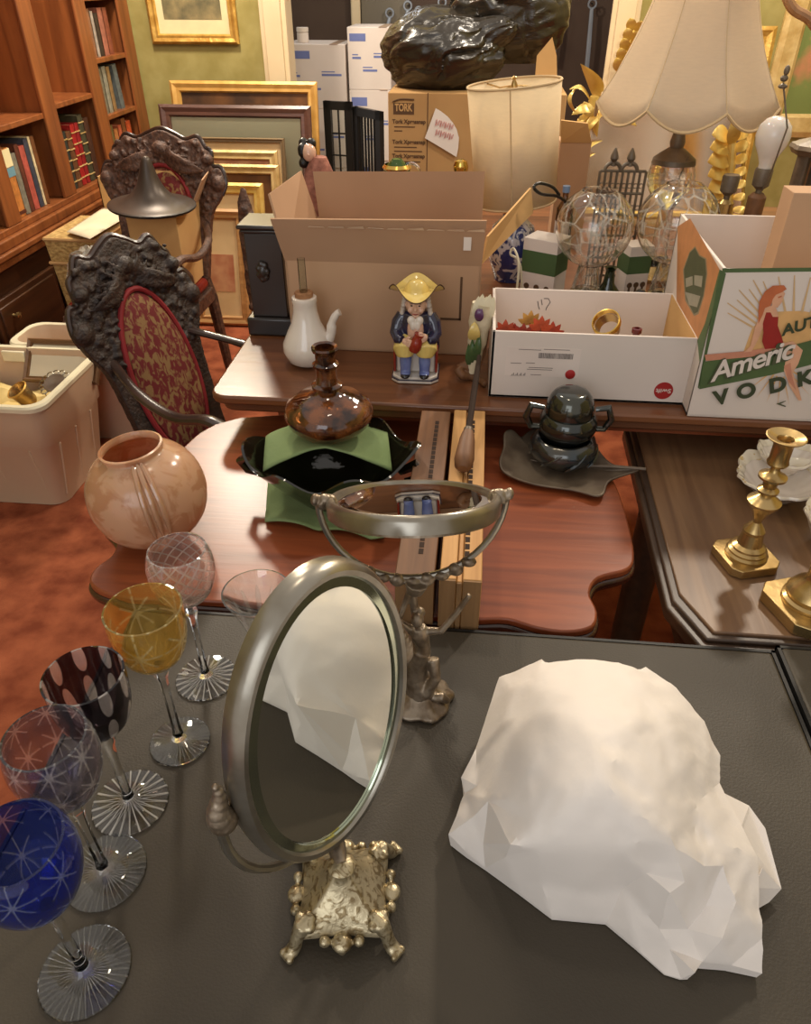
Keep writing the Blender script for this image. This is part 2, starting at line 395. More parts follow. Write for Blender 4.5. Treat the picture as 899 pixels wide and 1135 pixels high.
# ------------------------------------------------------------------ setting
WY, BX = 4.55, -1.90
b = B(); b.box((0, 3.0, -.03), (6.4, 9, .06)); struct('floor', b, M['floor'])
b = B(); b.span((-2.35, WY, 0), (-1.10, WY+.12, 2.9)); b.span((.66, WY, 0), (2.6, WY+.12, 2.9)); b.span((-1.10, WY, 2.3), (.66, WY+.12, 2.9))
struct('wall_back', b, M['green_wall'])
b = B(); b.span((-2.47, -1.2, 0), (-2.35, WY+.12, 2.9)); struct('wall_left', b, M['green_wall'])
b = B(); b.span((2.6, -1.2, 0), (2.72, WY+.12, 2.9)); struct('wall_right', b, M['green_wall'])
b = B(); b.span((-2.4, 6.3, 0), (2.4, 6.4, 2.9)); struct('wall_hall', b, M['hall'])
for i, (x0, x1) in enumerate(((-1.20, -1.06), (.60, .74))):
    b = B()
    for k, (dx, dy) in enumerate(((0, .02), (.025, .034), (.05, .022))):
        b.span((x0+dx, WY-dy, 0), (x1-dx, WY, 2.36))
    b.span((x0+.06 if i == 0 else x0+.02, WY, 0), (x1 if i == 0 else x1-.06, WY+.13, 2.3))
    struct('trim_%d' % (i+1), b, M['trim'], bevel=.003)
b = B(); b.span((-.98, 6.22, 0), (-.92, 6.3, 2.4)); b.span((-.99, 6.25, 0), (-.91, 6.3, 2.4)); struct('trim_3', b, M['trim'], bevel=.004)
b = B(); b.span((-.92, 6.25, 0), (-.58, 6.3, 2.4)); struct('wall_hall_panel', b, M['hall_grey'])
b = B(); b.span((-2.34, WY-.02, 0), (-1.2, WY, .14)); b.span((-2.34, WY-.012, .14), (-1.2, WY, .16)); struct('baseboard_back', b, M['trim'])

# ------------------------------------------------------------------ bookcase on the left wall
bk = thing('bookcase', 'tall built-in brown wooden bookcase with open shelves along the left wall', 'bookcase', (-2.1, 3.5, 0))
D = -2.14                                     # back of the shelves
ST = [(1.96, 2.06), (2.45, 2.56), (2.94, 3.045), (3.435, 3.55), (3.93, 4.045), (4.41, 4.54)]
for a, c in ST:
    b = B(); b.span((D, a+.02, .566), (BX-.004, c-.02, 2.5)); b.span((BX-.014, a, .566), (BX, c, 2.5)); b.build('upright', M['book_wood'], bk, world=True, bevel=.004)
for i in range(5):
    b = B(); b.span((D-.02, ST[i][1]-.03, .5), (D, ST[i+1][0]+.03, 2.5)); b.build('back_panel', M['book_panel'], bk, world=True)
SH = {2: (.915,), 3: (.935,), 1: (.915,), 0: (.915,), 4: (.82, 1.067, 1.32)}
for i, zs in SH.items():
    for z in zs:
        b = B(); b.span((D, ST[i][1]-.018, z-.022), (BX-.008, ST[i+1][0]+.018, z)); b.build('shelf', M['book_wood'], bk, world=True, bevel=.003)
b = B(); b.span((D, 1.96, .54), (BX, 4.54, .566)); b.build('ledge', M['book_wood'], bk, world=True, bevel=.004)
b = B(); b.span((D, 1.96, .50), (BX+.02, 4.54, .54)); b.span((D, 1.96, .475), (BX+.035, 4.54, .50)); b.span((D, 1.96, .44), (BX+.02, 4.54, .475)); b.build('moulding', M['book_wood'], bk, world=True, bevel=.006)
b = B(); b.span((D, 1.96, 0), (BX-.01, 4.54, .44)); b.build('base_cabinet', M['dark_drawer'], bk, world=True)
for a, c in ((2.0, 2.62), (2.66, 3.16), (3.2, 3.8), (3.84, 4.5)):
    b = B(); b.span((BX-.01, a, .09), (BX+.012, c, .345)); b.span((BX-.01, a+.03, .115), (BX+.02, c-.03, .32))
    dr = b.build('drawer', M['dark_drawer'], bk, world=True, bevel=.004)
    y = a+.1 if a > 2.6 else c-.2
    k = B().lathe([(.0, 0), (.008, 0), (.006, .012), (.014, .02), (.014, .026), (.0, .032)], 16, M=Matrix.Rotation(PI/2, 4, 'Y')).build('knob', M['brass'], dr)
    k.location = (BX+.02+2.1, y-3.5, .27)
for yy in (3.12, 3.33, 3.63, 3.86):
    b = B(); b.span((D+.0, yy-.006, .95), (D+.004, yy+.006, 2.45))
    for q in range(24): b.span((D+.004, yy-.004, .98+q*.06), (D+.007, yy+.004, .995+q*.06))
    b.build('shelf_track', M['brass'], bk, world=True)

PG = mat('page_edges', C(222, 204, 164), .8)
def book(y, t, h, z, col, label, group, lean=0., d=.15, bands=0, band_col=None, top=None, x=BX-.035):
    cm = mat('book_cloth', C(*col), .5, col2=C(*[int(c*.82) for c in col]), scale=40)
    o = thing('book', label, 'book', (x, y+t/2, z), 0, group)
    b = B(); b.span((-d, -t/2, 0), (0, -t/2+.003, h)); b.span((-d, t/2-.003, 0), (0, t/2, h))
    b.sheet(lambda u, v: Vector((.004*sin(PI*u), -t/2+t*u, h*v)), 6, 1); b.span((-.003, -t/2, 0), (0, t/2, h))
    cv = b.build('cover', cm, o)
    b = B(); b.span((-d+.004, -t/2+.003, .004), (-.004, t/2-.003, h-.005)); b.build('pages', PG, o)
    if bands:
        for k in range(bands): B().span((0, -t/2+.001, h*(k+.7)/(bands+.4)-.0022), (.0055, t/2-.001, h*(k+.7)/(bands+.4)+.0022)).build('raised_band', M['gilt_pale'], cv)
    if top:
        for z0, z1, cc in top:
            b = B(); b.span((.0, -t/2+.001, h*z0), (.0055, t/2-.001, h*z1)); b.build('spine_panel', mat('spine_panel', C(*cc), .6), cv)
    o.rotation_euler.x = lean
    return o
G1 = 'books in the lowest open bay at the left'
y = 3.05
for t, h, c, lb, kw in (
    (.016, .225, (214, 176, 120), 'thin tan book at the left end beside the tall orange book', {}),
    (.075, .262, (206, 132, 66), 'tall thick book with cream top, blue band and orange lower spine', dict(top=((.74, .99, (236, 224, 176)), (.60, .73, (108, 150, 166)), (.04, .09, (90, 46, 30))))),
    (.038, .235, (138, 134, 118), 'grey cloth book right of the thick orange spine', {}),
    (.030, .262, (104, 56, 40), 'dark maroon book between grey and pink books', {}),
    (.042, .25, (190, 92, 78), 'faded pink-red book with a plain spine', {}),
    (.034, .27, (66, 70, 84), 'slim navy-grey book left of a cream one', {}),
    (.018, .274, (228, 208, 164), 'thin cream book at the right of the navy-grey one', {}),
    (.030, .272, (122, 76, 42), 'brown book at the right end next to the dark shelf gap', {})):
    book(y, t, h, .568, c, lb, G1, **kw); y += t+.0035
G2 = 'leather bindings in the middle bay'
y = 3.556
for t, h, c, lb, n in (
    (.028, .20, (110, 112, 92), 'short grey-green book left of the leather bindings', 0),
    (.048, .245, (52, 58, 54), 'dark blue-green leather binding with gilt bands', 5),
    (.046, .24, (112, 70, 42), 'brown leather binding with gilt bands left of the red ones', 5),
    (.044, .262, (168, 34, 34), 'bright red leather binding, left one of the red pair', 5),
    (.036, .262, (150, 30, 34), 'crimson leather binding, right one of the red pair', 5),
    (.052, .29, (72, 70, 52), 'tall olive-black leather binding with pale top beside the red pair', 6),
    (.050, .27, (78, 48, 34), 'dark brown book standing against the right upright', 0)):
    book(y, t, h, .568, c, lb, G2, bands=n); y += t+.004
G3 = 'books on the right bay shelves'
rows = ((.568, 4.05, ((.045, .19, (210, 158, 84), 'ochre book at the left of the bottom right-bay shelf'), (.035, .20, (126, 112, 66), 'olive book beside the ochre one on the bottom right-bay shelf'),
    (.05, .175, (196, 126, 72), 'tan book in the middle of the bottom right-bay shelf'), (.045, .185, (204, 104, 70), 'salmon book left of a brown one, bottom right-bay shelf'),
    (.05, .21, (142, 86, 48), 'tall brown book between salmon and orange, bottom right-bay shelf'), (.06, .19, (214, 92, 48), 'bright orange book at the right of the bottom right-bay shelf'))),
  (.82, 4.05, ((.03, .19, (180, 96, 80), 'thin rose book at the left of the middle right-bay shelf'), (.055, .20, (128, 122, 104), 'wide grey book with white flecks, middle right-bay shelf'),
    (.045, .205, (152, 148, 130), 'pale grey book right of the wide grey one, middle right-bay shelf'), (.04, .20, (150, 118, 76), 'tan-brown book before the gap, middle right-bay shelf'),
    (.05, .205, (104, 112, 112), 'blue-grey book leaning right of the gap, middle right-bay shelf'))),
  (1.067, 4.05, ((.04, .24, (224, 202, 154), 'cream book at the left of the upper right-bay shelf'), (.045, .20, (146, 102, 74), 'brown book beside the cream one on the upper shelf'),
    (.03, .19, (170, 158, 146), 'thin grey book in the middle of the upper shelf'), (.04, .18, (60, 48, 40), 'short black book before the pink ones on the upper shelf'),
    (.055, .20, (172, 108, 88), 'dusty pink book on the upper right-bay shelf'), (.05, .20, (142, 78, 56), 'red-brown book at the right of the upper shelf'))))
for z, y, L in rows:
    for k, (t, h, c, lb) in enumerate(L):
        g = .05 if 'gap,' in lb and 'right of' in lb else 0
        book(y+g, t, h, z, c, lb, G3, lean=.10 if g else 0); y += t+.006+g
G0 = 'books in the bay cut by the frame'
for k, (c, lb) in enumerate((((120, 44, 34), 'dark red book at the frame edge, left of the first upright'), ((70, 40, 30), 'dark brown book beside the first upright, left of a dark red one'))):
    book(2.80+.05*k if k == 0 else 2.87, .05, .23, .568, c, lb, G0)

# ------------------------------------------------------------------ tables
ZT, ZM, ZB = .75, .74, .82
def card_table(x0, x1, y0, y1, label):
    t = thing('folding_table', label, 'table', ((x0+x1)/2, (y0+y1)/2, 0), 0)
    B().span((x0+.004, y0+.004, ZT-.03), (x1-.004, y1-.004, ZT)).build('tabletop', M['vinyl'], t, world=True, bevel=.004)
    b = B()
    for a, c in (((x0, y0), (x1, y0+.004)), ((x0, y1-.004), (x1, y1)), ((x0, y0), (x0+.004, y1)), ((x1-.004, y0), (x1, y1))): b.span((*a, ZT-.036), (*c, ZT-.001))
    b.build('edging', M['rubber'], t, world=True)
    for x in (x0+.05, x1-.05):
        for y in (y0+.05, y1-.05): B().tube([(x, y, ZT-.03), (x, y, 0)], .012).build('leg', M['rubber'], t, world=True)
card_table(-.41, .378, -.12, .655, 'black vinyl-topped folding table in the foreground holding the coloured glasses')
card_table(.383, 1.17, -.12, .664, 'black vinyl-topped folding table at the right past the dark seam')

# shaped mahogany table
tp = thing('turtle_top_table', 'shaped mahogany table with a scalloped edge under the amber decanter', 'table', (-.12, .9, 0))
left = [PZ(x, y, ZM).xy for x, y in ((238, 470), (213, 486), (160, 540), (122, 565), (114, 574), (117, 583), (129, 598), (124, 615), (108, 627), (100, 637), (100, 646), (112, 655), (140, 662), (170, 662))]
right = [PZ(x, y, ZM).xy for x, y in ((533, 686), (563, 686), (597, 696), (630, 700), (657, 694), (662, 677), (654, 657), (664, 640), (697, 630), (703, 612), (697, 580), (687, 547), (679, 530))]
pl = [Vector((p.x, p.y, 0)) for p in left] ; pr = [Vector((p.x, p.y, 0)) for p in right]
outl = [p.xy for p in spline(pl, 4)] + [p.xy for p in spline(pr, 4)] + [Vector((.22, 1.14)), Vector((.12, 1.2)), Vector((-.3, 1.2)), Vector((-.42, 1.17))]
cx, cy = -.12, .93
def grown(k): 
    r = []
    n = len(outl)
    for i, p in enumerate(outl):
        d = outl[(i+1) % n]-outl[i-1]; q = Vector((d.y, -d.x)).normalized(); r.append((p.x+q.x*k, p.y+q.y*k))
    return r
b = B(); b.prism([tuple(p) for p in outl], ZM-.012, ZM); b.build('tabletop', M['turtle'], tp, world=True, bevel=.003)
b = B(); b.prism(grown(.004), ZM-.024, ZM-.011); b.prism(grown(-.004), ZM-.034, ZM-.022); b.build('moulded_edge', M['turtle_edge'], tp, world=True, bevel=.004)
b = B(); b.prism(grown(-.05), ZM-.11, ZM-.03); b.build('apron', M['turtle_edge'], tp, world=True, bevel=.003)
LP = [(.0, 0), (.028, 0), (.03, .03), (.018, .05), (.03, .12), (.036, .25), (.022, .38), (.032, .42), (.02, .46), (.03, .5), (.03, .66), (.0, .66)]
for x, y in ((-.38, .78), (-.36, 1.1), (.1, .78), (.14, 1.1)):
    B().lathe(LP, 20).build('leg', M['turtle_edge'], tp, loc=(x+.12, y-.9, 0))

# octagonal-cornered oak table at the right
ot = thing('oak_table', 'worn dark oak table with clipped corners and moulded rim at the right', 'table', (.7, .94, 0))
oc = [(.272, .74), (.300, .671), (1.1, .671), (1.16, .74), (1.16, 1.21), (.282, 1.21)]
def inset(P, k):
    c = Vector((.7, .94)); 
    return [(p[0]+(k if p[0] < .7 else -k), p[1]+(k if p[1] < .94 else -k)) for p in P]
B().prism(inset(oc, .018), ZM-.02, ZM).build('tabletop', M['oct'], ot, world=True, bevel=.002)
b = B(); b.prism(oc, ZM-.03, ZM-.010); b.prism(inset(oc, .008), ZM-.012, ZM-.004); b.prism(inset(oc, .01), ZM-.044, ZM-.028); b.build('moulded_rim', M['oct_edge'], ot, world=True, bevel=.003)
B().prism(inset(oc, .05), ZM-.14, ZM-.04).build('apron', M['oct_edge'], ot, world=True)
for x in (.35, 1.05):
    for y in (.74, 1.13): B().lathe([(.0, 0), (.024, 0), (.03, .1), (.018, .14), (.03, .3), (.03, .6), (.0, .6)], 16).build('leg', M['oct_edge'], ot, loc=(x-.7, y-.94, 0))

# long brown table at the back
bt = thing('side_table', 'long brown wooden table at the back holding the cardboard boxes and lamps', 'table', (.4, 1.8, 0))
def rr(x0, y0, x1, y1, r):
    o = []
    for cx_, cy_, a in ((x1-r, y0+r, -90), (x1-r, y1-r, 0), (x0+r, y1-r, 90), (x0+r, y0+r, 180)):
        o += [(cx_+r*cos(math.radians(a+i*22.5)), cy_+r*sin(math.radians(a+i*22.5))) for i in range(5)]
    return o
B().prism(rr(-.445, 1.098, 1.35, 2.5, .03), ZB-.016, ZB).build('tabletop', M['table_brown'], bt, world=True, bevel=.004)
B().prism(rr(-.43, 1.106, 1.34, 2.49, .03), ZB-.032, ZB-.014).build('under_edge', M['table_edge'], bt, world=True, bevel=.004)
b = B(); b.span((-.34, 1.15, ZB-.06), (1.25, 2.4, ZB-.03)); b.build('apron', M['turtle'], bt, world=True)
for x in (-.28, 1.2):
    for y in (1.5, 2.35): B().span((x-.03, y-.03, 0), (x+.03, y+.03, ZB-.03)).build('leg', M['table_edge'], bt, world=True, bevel=.004)

# ------------------------------------------------------------------ wine glasses
FOOT_RAY = cutglass('star_cut_foot', (.98, .98, .97, 1), (.95, .92, .86, 1), 24, 0., .06, 1., mode='ray', white=.30)
def goblet(label, px, bowl, bm, h, zb, fr=.034, stem=.0045, facet=0, drop=0.5, ribs=0, foot_m=None, sm=None):
    p = PZ(*px, ZT); t = thing('wine_glass', label, 'glass', (p.x, p.y, ZT+.0005), random.uniform(0, 6), 'coloured wine glasses on the black table')
    f = [(0, 0), (fr*.97, 0), (fr, .0012), (fr*.98, .0022), (fr*.6, .004), (fr*.25, .0075), (stem*1.15, .012), (0, .012)]
    B().lathe(f, 48).build('foot', foot_m or FOOT_RAY, t)
    n = facet or 20
    st = [(0, .012), (stem*1.25, .012), (stem*.95, .022), (stem*.85, zb*.55), (stem*1.1, zb-.022), (stem*1.7, zb-.012), (stem*1.2, zb-.004), (stem*1.6, zb), (0, zb)]
    B().lathe(st, n).build('stem', sm or M['clear'], t, angle=20 if facet else 40)
    th = .0018; P = [Vector((r, z, 0)) for r, z in bowl]; P = spline(P, 4)
    out = [(v.x, zb+v.y) for v in P]
    inn = []
    for i, v in enumerate(P):
        d = (P[min(i+1, len(P)-1)]-P[max(i-1, 0)]).normalized(); inn.append((max(0.0004, v.x-th*d.y), zb+v.y+th*d.x))
    inn[-1] = (out[-1][0]-th, out[-1][1]+.0003)
    B().lathe([(0.0003, zb)] + out + inn[::-1] + [(.0003, zb+th+.0005)], 56, cap=False).build('bowl', bm, t)
    return t
hock = [(.004, 0), (.014, .004), (.026, .016), (.0335, .034), (.0365, .052), (.0355, .068), (.0325, .080)]
round_ = [(.004, 0), (.016, .005), (.027, .018), (.033, .036), (.0335, .052), (.031, .064), (.029, .070)]
cup = [(.004, 0), (.015, .004), (.026, .014), (.032, .030), (.0345, .048), (.0350, .072)]
hock_s = [(r*.94, z) for r, z in hock]; cup_s = [(r*.945, z) for r, z in cup]
flute = [(.005, 0), (.0085, .012), (.014, .034), (.021, .060), (.030, .085), (.0345, .094)]
goblet('cobalt blue cut-glass wine glass at the lower left edge', (95, 1077), hock, cutglass('cobalt_cased', (.10, .16, .74, 1), (.62, .68, .92, 1), 7, 26., .07, .9, mode='star', white=.06, body=.96), .19, .110, fr=.036, foot_m=cutglass('edge_cut_foot', (.97, .98, .97, 1), (.86, .86, .82, 1), 40, 0., .045, .8, mode='ray', white=.10))
goblet('smoky grey-violet cut-glass wine glass behind the cobalt blue one', (117, 967), hock_s, cutglass('smoke_cased', (.52, .49, .56, 1), (.92, .90, .88, 1), 8, 30., .10, 1., mode='star', white=.08, body=.96), .19, .112, fr=.036, facet=6, foot_m=cutglass('edge_cut_foot', (.97, .98, .97, 1), (.86, .86, .82, 1), 40, 0., .045, .8, mode='ray', white=.10))
goblet('black-cased wine glass with petal cuts and star-cut foot', (145, 890), cup_s, cutglass('black_cased', (.10, .07, .09, 1), (.96, .90, .86, 1), 9, 26., .075, .9, mode='olive', white=.12, body=.96), .19, .110, fr=.036)
goblet('amber yellow wine glass with engraved bowl and twist stem', (200, 822), cup, cutglass('amber_cased', (.97, .74, .26, 1), (.98, .84, .45, 1), 5, 22., .10, .8, mode='star', white=.16, body=.9), .19, .118, fr=.031, facet=6, foot_m=cutglass('edge_cut_foot', (.97, .98, .97, 1), (.86, .86, .82, 1), 36, 0., .05, .8, mode='ray', white=.10))
goblet('pale pink cross-cut wine glass with rounded bowl', (229, 752), round_, cutglass('pink_cut', (.97, .84, .80, 1), (.98, .90, .86, 1), 14, 75., .2, 1., mode='cross', white=.18, body=.9), .19, .118, fr=.034, facet=6)
fx = PZ(284, 656, .90)
q = Matrix.Identity(4)
t = goblet('clear flared wine glass half hidden behind the tilted oval mirror', (0, 0), flute, cutglass('clear_flute', (.98, .97, .95, 1), (.92, .90, .86, 1), 10, 14., .06, .8, mode='olive', white=.12, body=.96), .15, .056, fr=.03)
t.location.x, t.location.y = fx.x, fx.y

# ------------------------------------------------------------------ standing mirrors
def mirror_basis(c, ph, ta):
    ax = Vector((cos(ph), sin(ph), 0)); nh = Vector((sin(ph), -cos(ph), 0))
    up = Vector((-nh.x*sin(ta), -nh.y*sin(ta), cos(ta))); n = ax.cross(up)
    m = Matrix.Identity(4)
    for i in range(3): m[i][0], m[i][1], m[i][2], m[i][3] = ax[i], up[i], n[i], c[i]
    return m, ax, up, n
def oval(r_out, asp, prof, Mx, name, m, par, n=72, world=True):
    """ring or disc: prof [(k in metres from the rim, height)]"""
    a, b_ = r_out; bb = B(); rings = []
    for dk, h in prof:
        rings.append([bb.bm.verts.new(Mx @ Vector(((a-dk)*cos(2*PI*i/n), (b_-dk)*sin(2*PI*i/n), h))) for i in range(n)])
    for p, q_ in zip(rings, rings[1:]):
        for i in range(n): bb.face((p[i], p[(i+1) % n], q_[(i+1) % n], q_[i]))
    bb.face(rings[0][::-1]); bb.face(rings[-1])
    return bb.build(name, m, par, world=world, angle=50)
def ring(ab, prof, Mx, name, m, par, n=80):
    a, b_ = ab; bb = B(); rings = []
    for dk, h in prof:
        rings.append([bb.bm.verts.new(Mx @ Vector(((a-dk)*cos(2*PI*i/n), (b_-dk)*sin(2*PI*i/n), h))) for i in range(n)])
    for p, q_ in zip(rings, rings[1:]+rings[:1]):
        for i in range(n): bb.face((p[i], p[(i+1) % n], q_[(i+1) % n], q_[i]))
    return bb.build(name, m, par, world=True, angle=40)
mc = Vector((-.087, .3376, .9604)); Mm, ax, up, nn = mirror_basis(mc, 1.0004, .0466)
A, Bq = .0868, .138
fm = thing('table_mirror', 'silver oval table mirror on a square footed base, reflecting the white bundle', 'mirror', (-.085, .325, ZT))
fr = ring((A, Bq), [(0, -.012), (-.001, -.004), (.001, .002), (.004, .005), (.008, .0045), (.0105, .001), (.0105, -.012)], Mm, 'frame', M['silver'], fm)
oval((A-.009, Bq-.009), 1, [(0, -.010), (0, -.001), (.0075, .0012), (.0080, .0012)], Mm, 'mirror_glass', M['mirror'], fm)
ring((A-.0095, Bq-.0095), [(0, .0012), (.0, .0020), (.0070, .0032), (.0072, .0014)], Mm, 'bevelled_edge', M['bevel_glass'], fm)
oval((A-.004, Bq-.004), 1, [(0, -.0145), (0, -.011)], Mm, 'backing', M['silver_dark'], fm)
# U bracket and the shell-shaped pivots
u = [mc + ax*(-(A+.010)) + Vector((0, 0, -.002))] + [mc + ax*((A+.010)*cos(a)) + Vector((0, 0, -.036-.112*-sin(a) if False else -.03+.118*sin(a))) for a in [PI+PI*i/20 for i in range(21)]] + [mc + ax*(A+.010)]
B().tube([p - nn*.012 for p in u], .0038, 10).build('bracket', M['silver'], fm, world=True)
for s in (-1, 1):
    pc = mc + ax*(s*(A+.008)) - nn*.010
    bb = B()
    for k in range(7): bb.ball(pc + Vector((0, 0, -.012+.006*k)) + ax*(s*.002*sin(k)), (.0105-.0013*k,)*3, 12, 8)
    sh = bb.build('shell_finial', M['silver_dark'], fm, world=True, remesh=.0012)
    B().tube([pc - ax*(s*.008)+Vector((0, 0, -.014)), pc + ax*(s*.004)+Vector((0, 0, -.014))], .0055, 12).build('pivot_screw', M['bevel_glass'], fm, world=True)
# base: concave square pyramid on four scroll feet
bc = Vector((-.083, .314, ZT))
def sq(t, r, z):
    k = max(abs(cos(t)), abs(sin(t))); e = .45 + .55/ max(k, .01)
    w = min(1., max(0., (r-.010)/.03))
    return r*.88*(1+w*(1/k-1)*1.12)*(1-.05*w*cos(2*t)**2*abs(cos(2*t)))
b = B(); b.lathe([(0, .012), (.036, .012), (.042, .016), (.040, .022), (.030, .030), (.021, .040), (.013, .050), (.010, .056), (.013, .060), (.009, .064), (0, .064)], 64, c=bc, M=Matrix.Rotation(.12, 4, 'Z'), fr=sq)
b.build('base', M['silver_engraved'], fm, world=True, angle=60)
b = B(); 
for a in range(4):
    t0 = .12+a*PI/2
    p = bc + Vector((.040*cos(t0), .040*sin(t0), .014)); b.ball(p, (.009, .009, .006), 10, 6); b.ball(p+Vector((.004*cos(t0), .004*sin(t0), -.005)), .004, 8, 6)
    for d in (-.014, .014):
        b.ball(p + Vector((-sin(t0)*d, cos(t0)*d, .002)), .005, 8, 6)
b.build('scroll_ornament', M['silver_engraved'], fm, world=True, remesh=.0013)
for a in range(4):
    t0 = PI/4 + .12 + a*PI/2; d = Vector((cos(t0), sin(t0), 0)); b = B()
    b.tube([bc+d*.034+Vector((0, 0, .028)), bc+d*.046+Vector((0, 0, .026)), bc+d*.052+Vector((0, 0, .016)), bc+d*.055+Vector((0, 0, .007)), bc+d*.060+Vector((0, 0, .004))], [.006, .0075, .0055, .006, .004], 10)
    b.ball(bc+d*.058+Vector((0, 0, .0055)), (.0065, .0065, .0052), 10, 8); sd = Vector((-d.y, d.x, 0))
    for k in (-1, 0, 1): b.ball(bc+d*.064+sd*(k*.0042)+Vector((0, 0, .0042)), (.0035, .0035, .0040), 8, 6)
    b.ball(bc+d*.042+sd*.006+Vector((0, 0, .027)), .005, 8, 6); b.ball(bc+d*.042-sd*.006+Vector((0, 0, .027)), .005, 8, 6)
    b.build('paw_foot', M['silver_engraved'], fm, world=True, remesh=.0012)
cb = Vector((mc.x, mc.y, .812)) - nn*.012
b = B(); b.tube([bc+Vector((0, 0, .060)), bc.lerp(cb, .5)+Vector((0, 0, .032)), cb], [.006, .008, .005], 12); b.ball(cb+Vector((0, 0, -.006)), (.011, .011, .008)); b.ball(cb+Vector((0, 0, .004)), (.008, .008, .006))
b.build('stem', M['silver_dark'], fm, world=True)

mc2 = Vector((-.0457, .5435, 1.0186)); Mm2, ax2, up2, nn2 = mirror_basis(mc2, .15, 2.02)
gm = thing('table_mirror', 'round silver mirror tilted almost flat on a dancing figure stand', 'mirror', (-.035, .541, ZT))
A2, B2 = .0772, .104
sgn = 1 if nn2.z > 0 else -1
Mt = Mm2 @ Matrix.Diagonal((1, 1, sgn, 1))
ring((A2, B2), [(0, -.012), (-.001, -.002), (.0005, .002), (.003, .0035), (.006, .003), (.0075, .0005), (.0075, -.012)], Mt, 'frame', M['silver'], gm)
oval((A2-.006, B2-.006), 1, [(0, -.010), (0, -.001), (.010, .0012), (.0105, .0012)], Mt, 'mirror_glass', M['mirror'], gm)
oval((A2-.003, B2-.003), 1, [(0, -.0145), (0, -.011)], Mt, 'backing', M['silver_dark'], gm)
ub = PZ(456, 640, .7)  # direction only
zb2 = .925
u2 = [mc2 + ax2*(-(A2+.008))] + [Vector((mc2.x + ax2.x*(A2+.008)*cos(a), mc2.y + ax2.y*(A2+.008)*cos(a), mc2.z + (mc2.z-zb2)*sin(a))) for a in [PI+PI*i/24 for i in range(1, 24)]] + [mc2 + ax2*(A2+.008)]
B().tube(u2, .0032, 10).build('bracket', M['silver'], gm, world=True)
for s in (-1, 1):
    bb = B(); pc = mc2 + ax2*(s*(A2+.004))
    for k in range(5): bb.ball(pc + ax2*(s*(.006-.003*k)) + Vector((0, .002*sin(k*2), .002*cos(k*2))), (.0045+.0008*k, .006, .006), 10, 8)
    bb.build('pivot_finial', M['silver_dark'], gm, world=True, remesh=.001)
# stand: rocky round foot and a dancing figure holding the bracket
fc = Vector((-.035, .541, ZT))
b = B(); b.lathe([(0, 0), (.034, 0), (.036, .003), (.034, .007), (.026, .010), (.016, .018), (.010, .030), (0, .034)], 48, c=fc, fr=lambda t, r, z: r*(1+.05*sin(5*t+z*90)+.03*sin(9*t)))
b.build('foot', M['silver_dark'], gm, world=True, disp=('CLOUDS', .012, .004), sub=1)
b = B(); f = fc
def V(x, y, z): return f + Vector((x, y, z))
b.tube([V(0, 0, .016), V(-.006, 0, .04), V(-.004, 0, .062), V(0, 0, .078)], [.019, .013, .011, .0105], 14)        # skirt
b.tube([V(0, 0, .074), V(.001, 0, .088), V(-.003, 0, .102), V(-.004, 0, .112)], [.010, .0078, .0105, .0075], 12)   # torso
b.ball(V(-.005, -.002, .123), (.0068, .0075, .0088)); b.ball(V(-.004, .004, .128), (.007, .006, .006))              # head, hair
b.tube([V(-.012, 0, .107), V(-.024, -.004, .122), V(-.018, 0, .142), V(-.014, 0, .160)], [.0045, .0038, .0034, .003], 8)
b.tube([V(.006, 0, .106), V(.020, -.004, .112), V(.034, 0, .134), V(.046, .002, .158)], [.0048, .004, .0036, .003], 8)
b.tube([V(.006, -.012, .022), V(.016, -.008, .045), V(.012, 0, .066)], [.007, .006, .007], 10)
b.tube([V(.010, -.010, .015), V(.024, -.012, .020), V(.030, -.010, .012)], [.005, .006, .004], 8)
b.tube([V(-.008, .006, .02), V(-.014, .01, .06), V(-.006, .006, .11), V(-.012, .003, .165)], [.006, .005, .0045, .005], 8)
b.build('figure', M['silver_dark'], gm, world=True, remesh=.0013)
b = B()
for k in range(9):
    a = PI*1.28+PI*.44*k/8; p = Vector((mc2.x+ax2.x*(A2+.008)*cos(a), mc2.y+ax2.y*(A2+.008)*cos(a), mc2.z+(mc2.z-zb2)*sin(a)))
    b.ball(p+Vector((0, -.001, -.003)), (.008, .006, .0075 if k % 2 else .0055), 10, 8)
b.tube([V(-.008, 0, .158), V(-.006, 0, .172)], [.008, .013], 10)
b.build('leaf_crest', M['silver_dark'], gm, world=True, remesh=.0013)

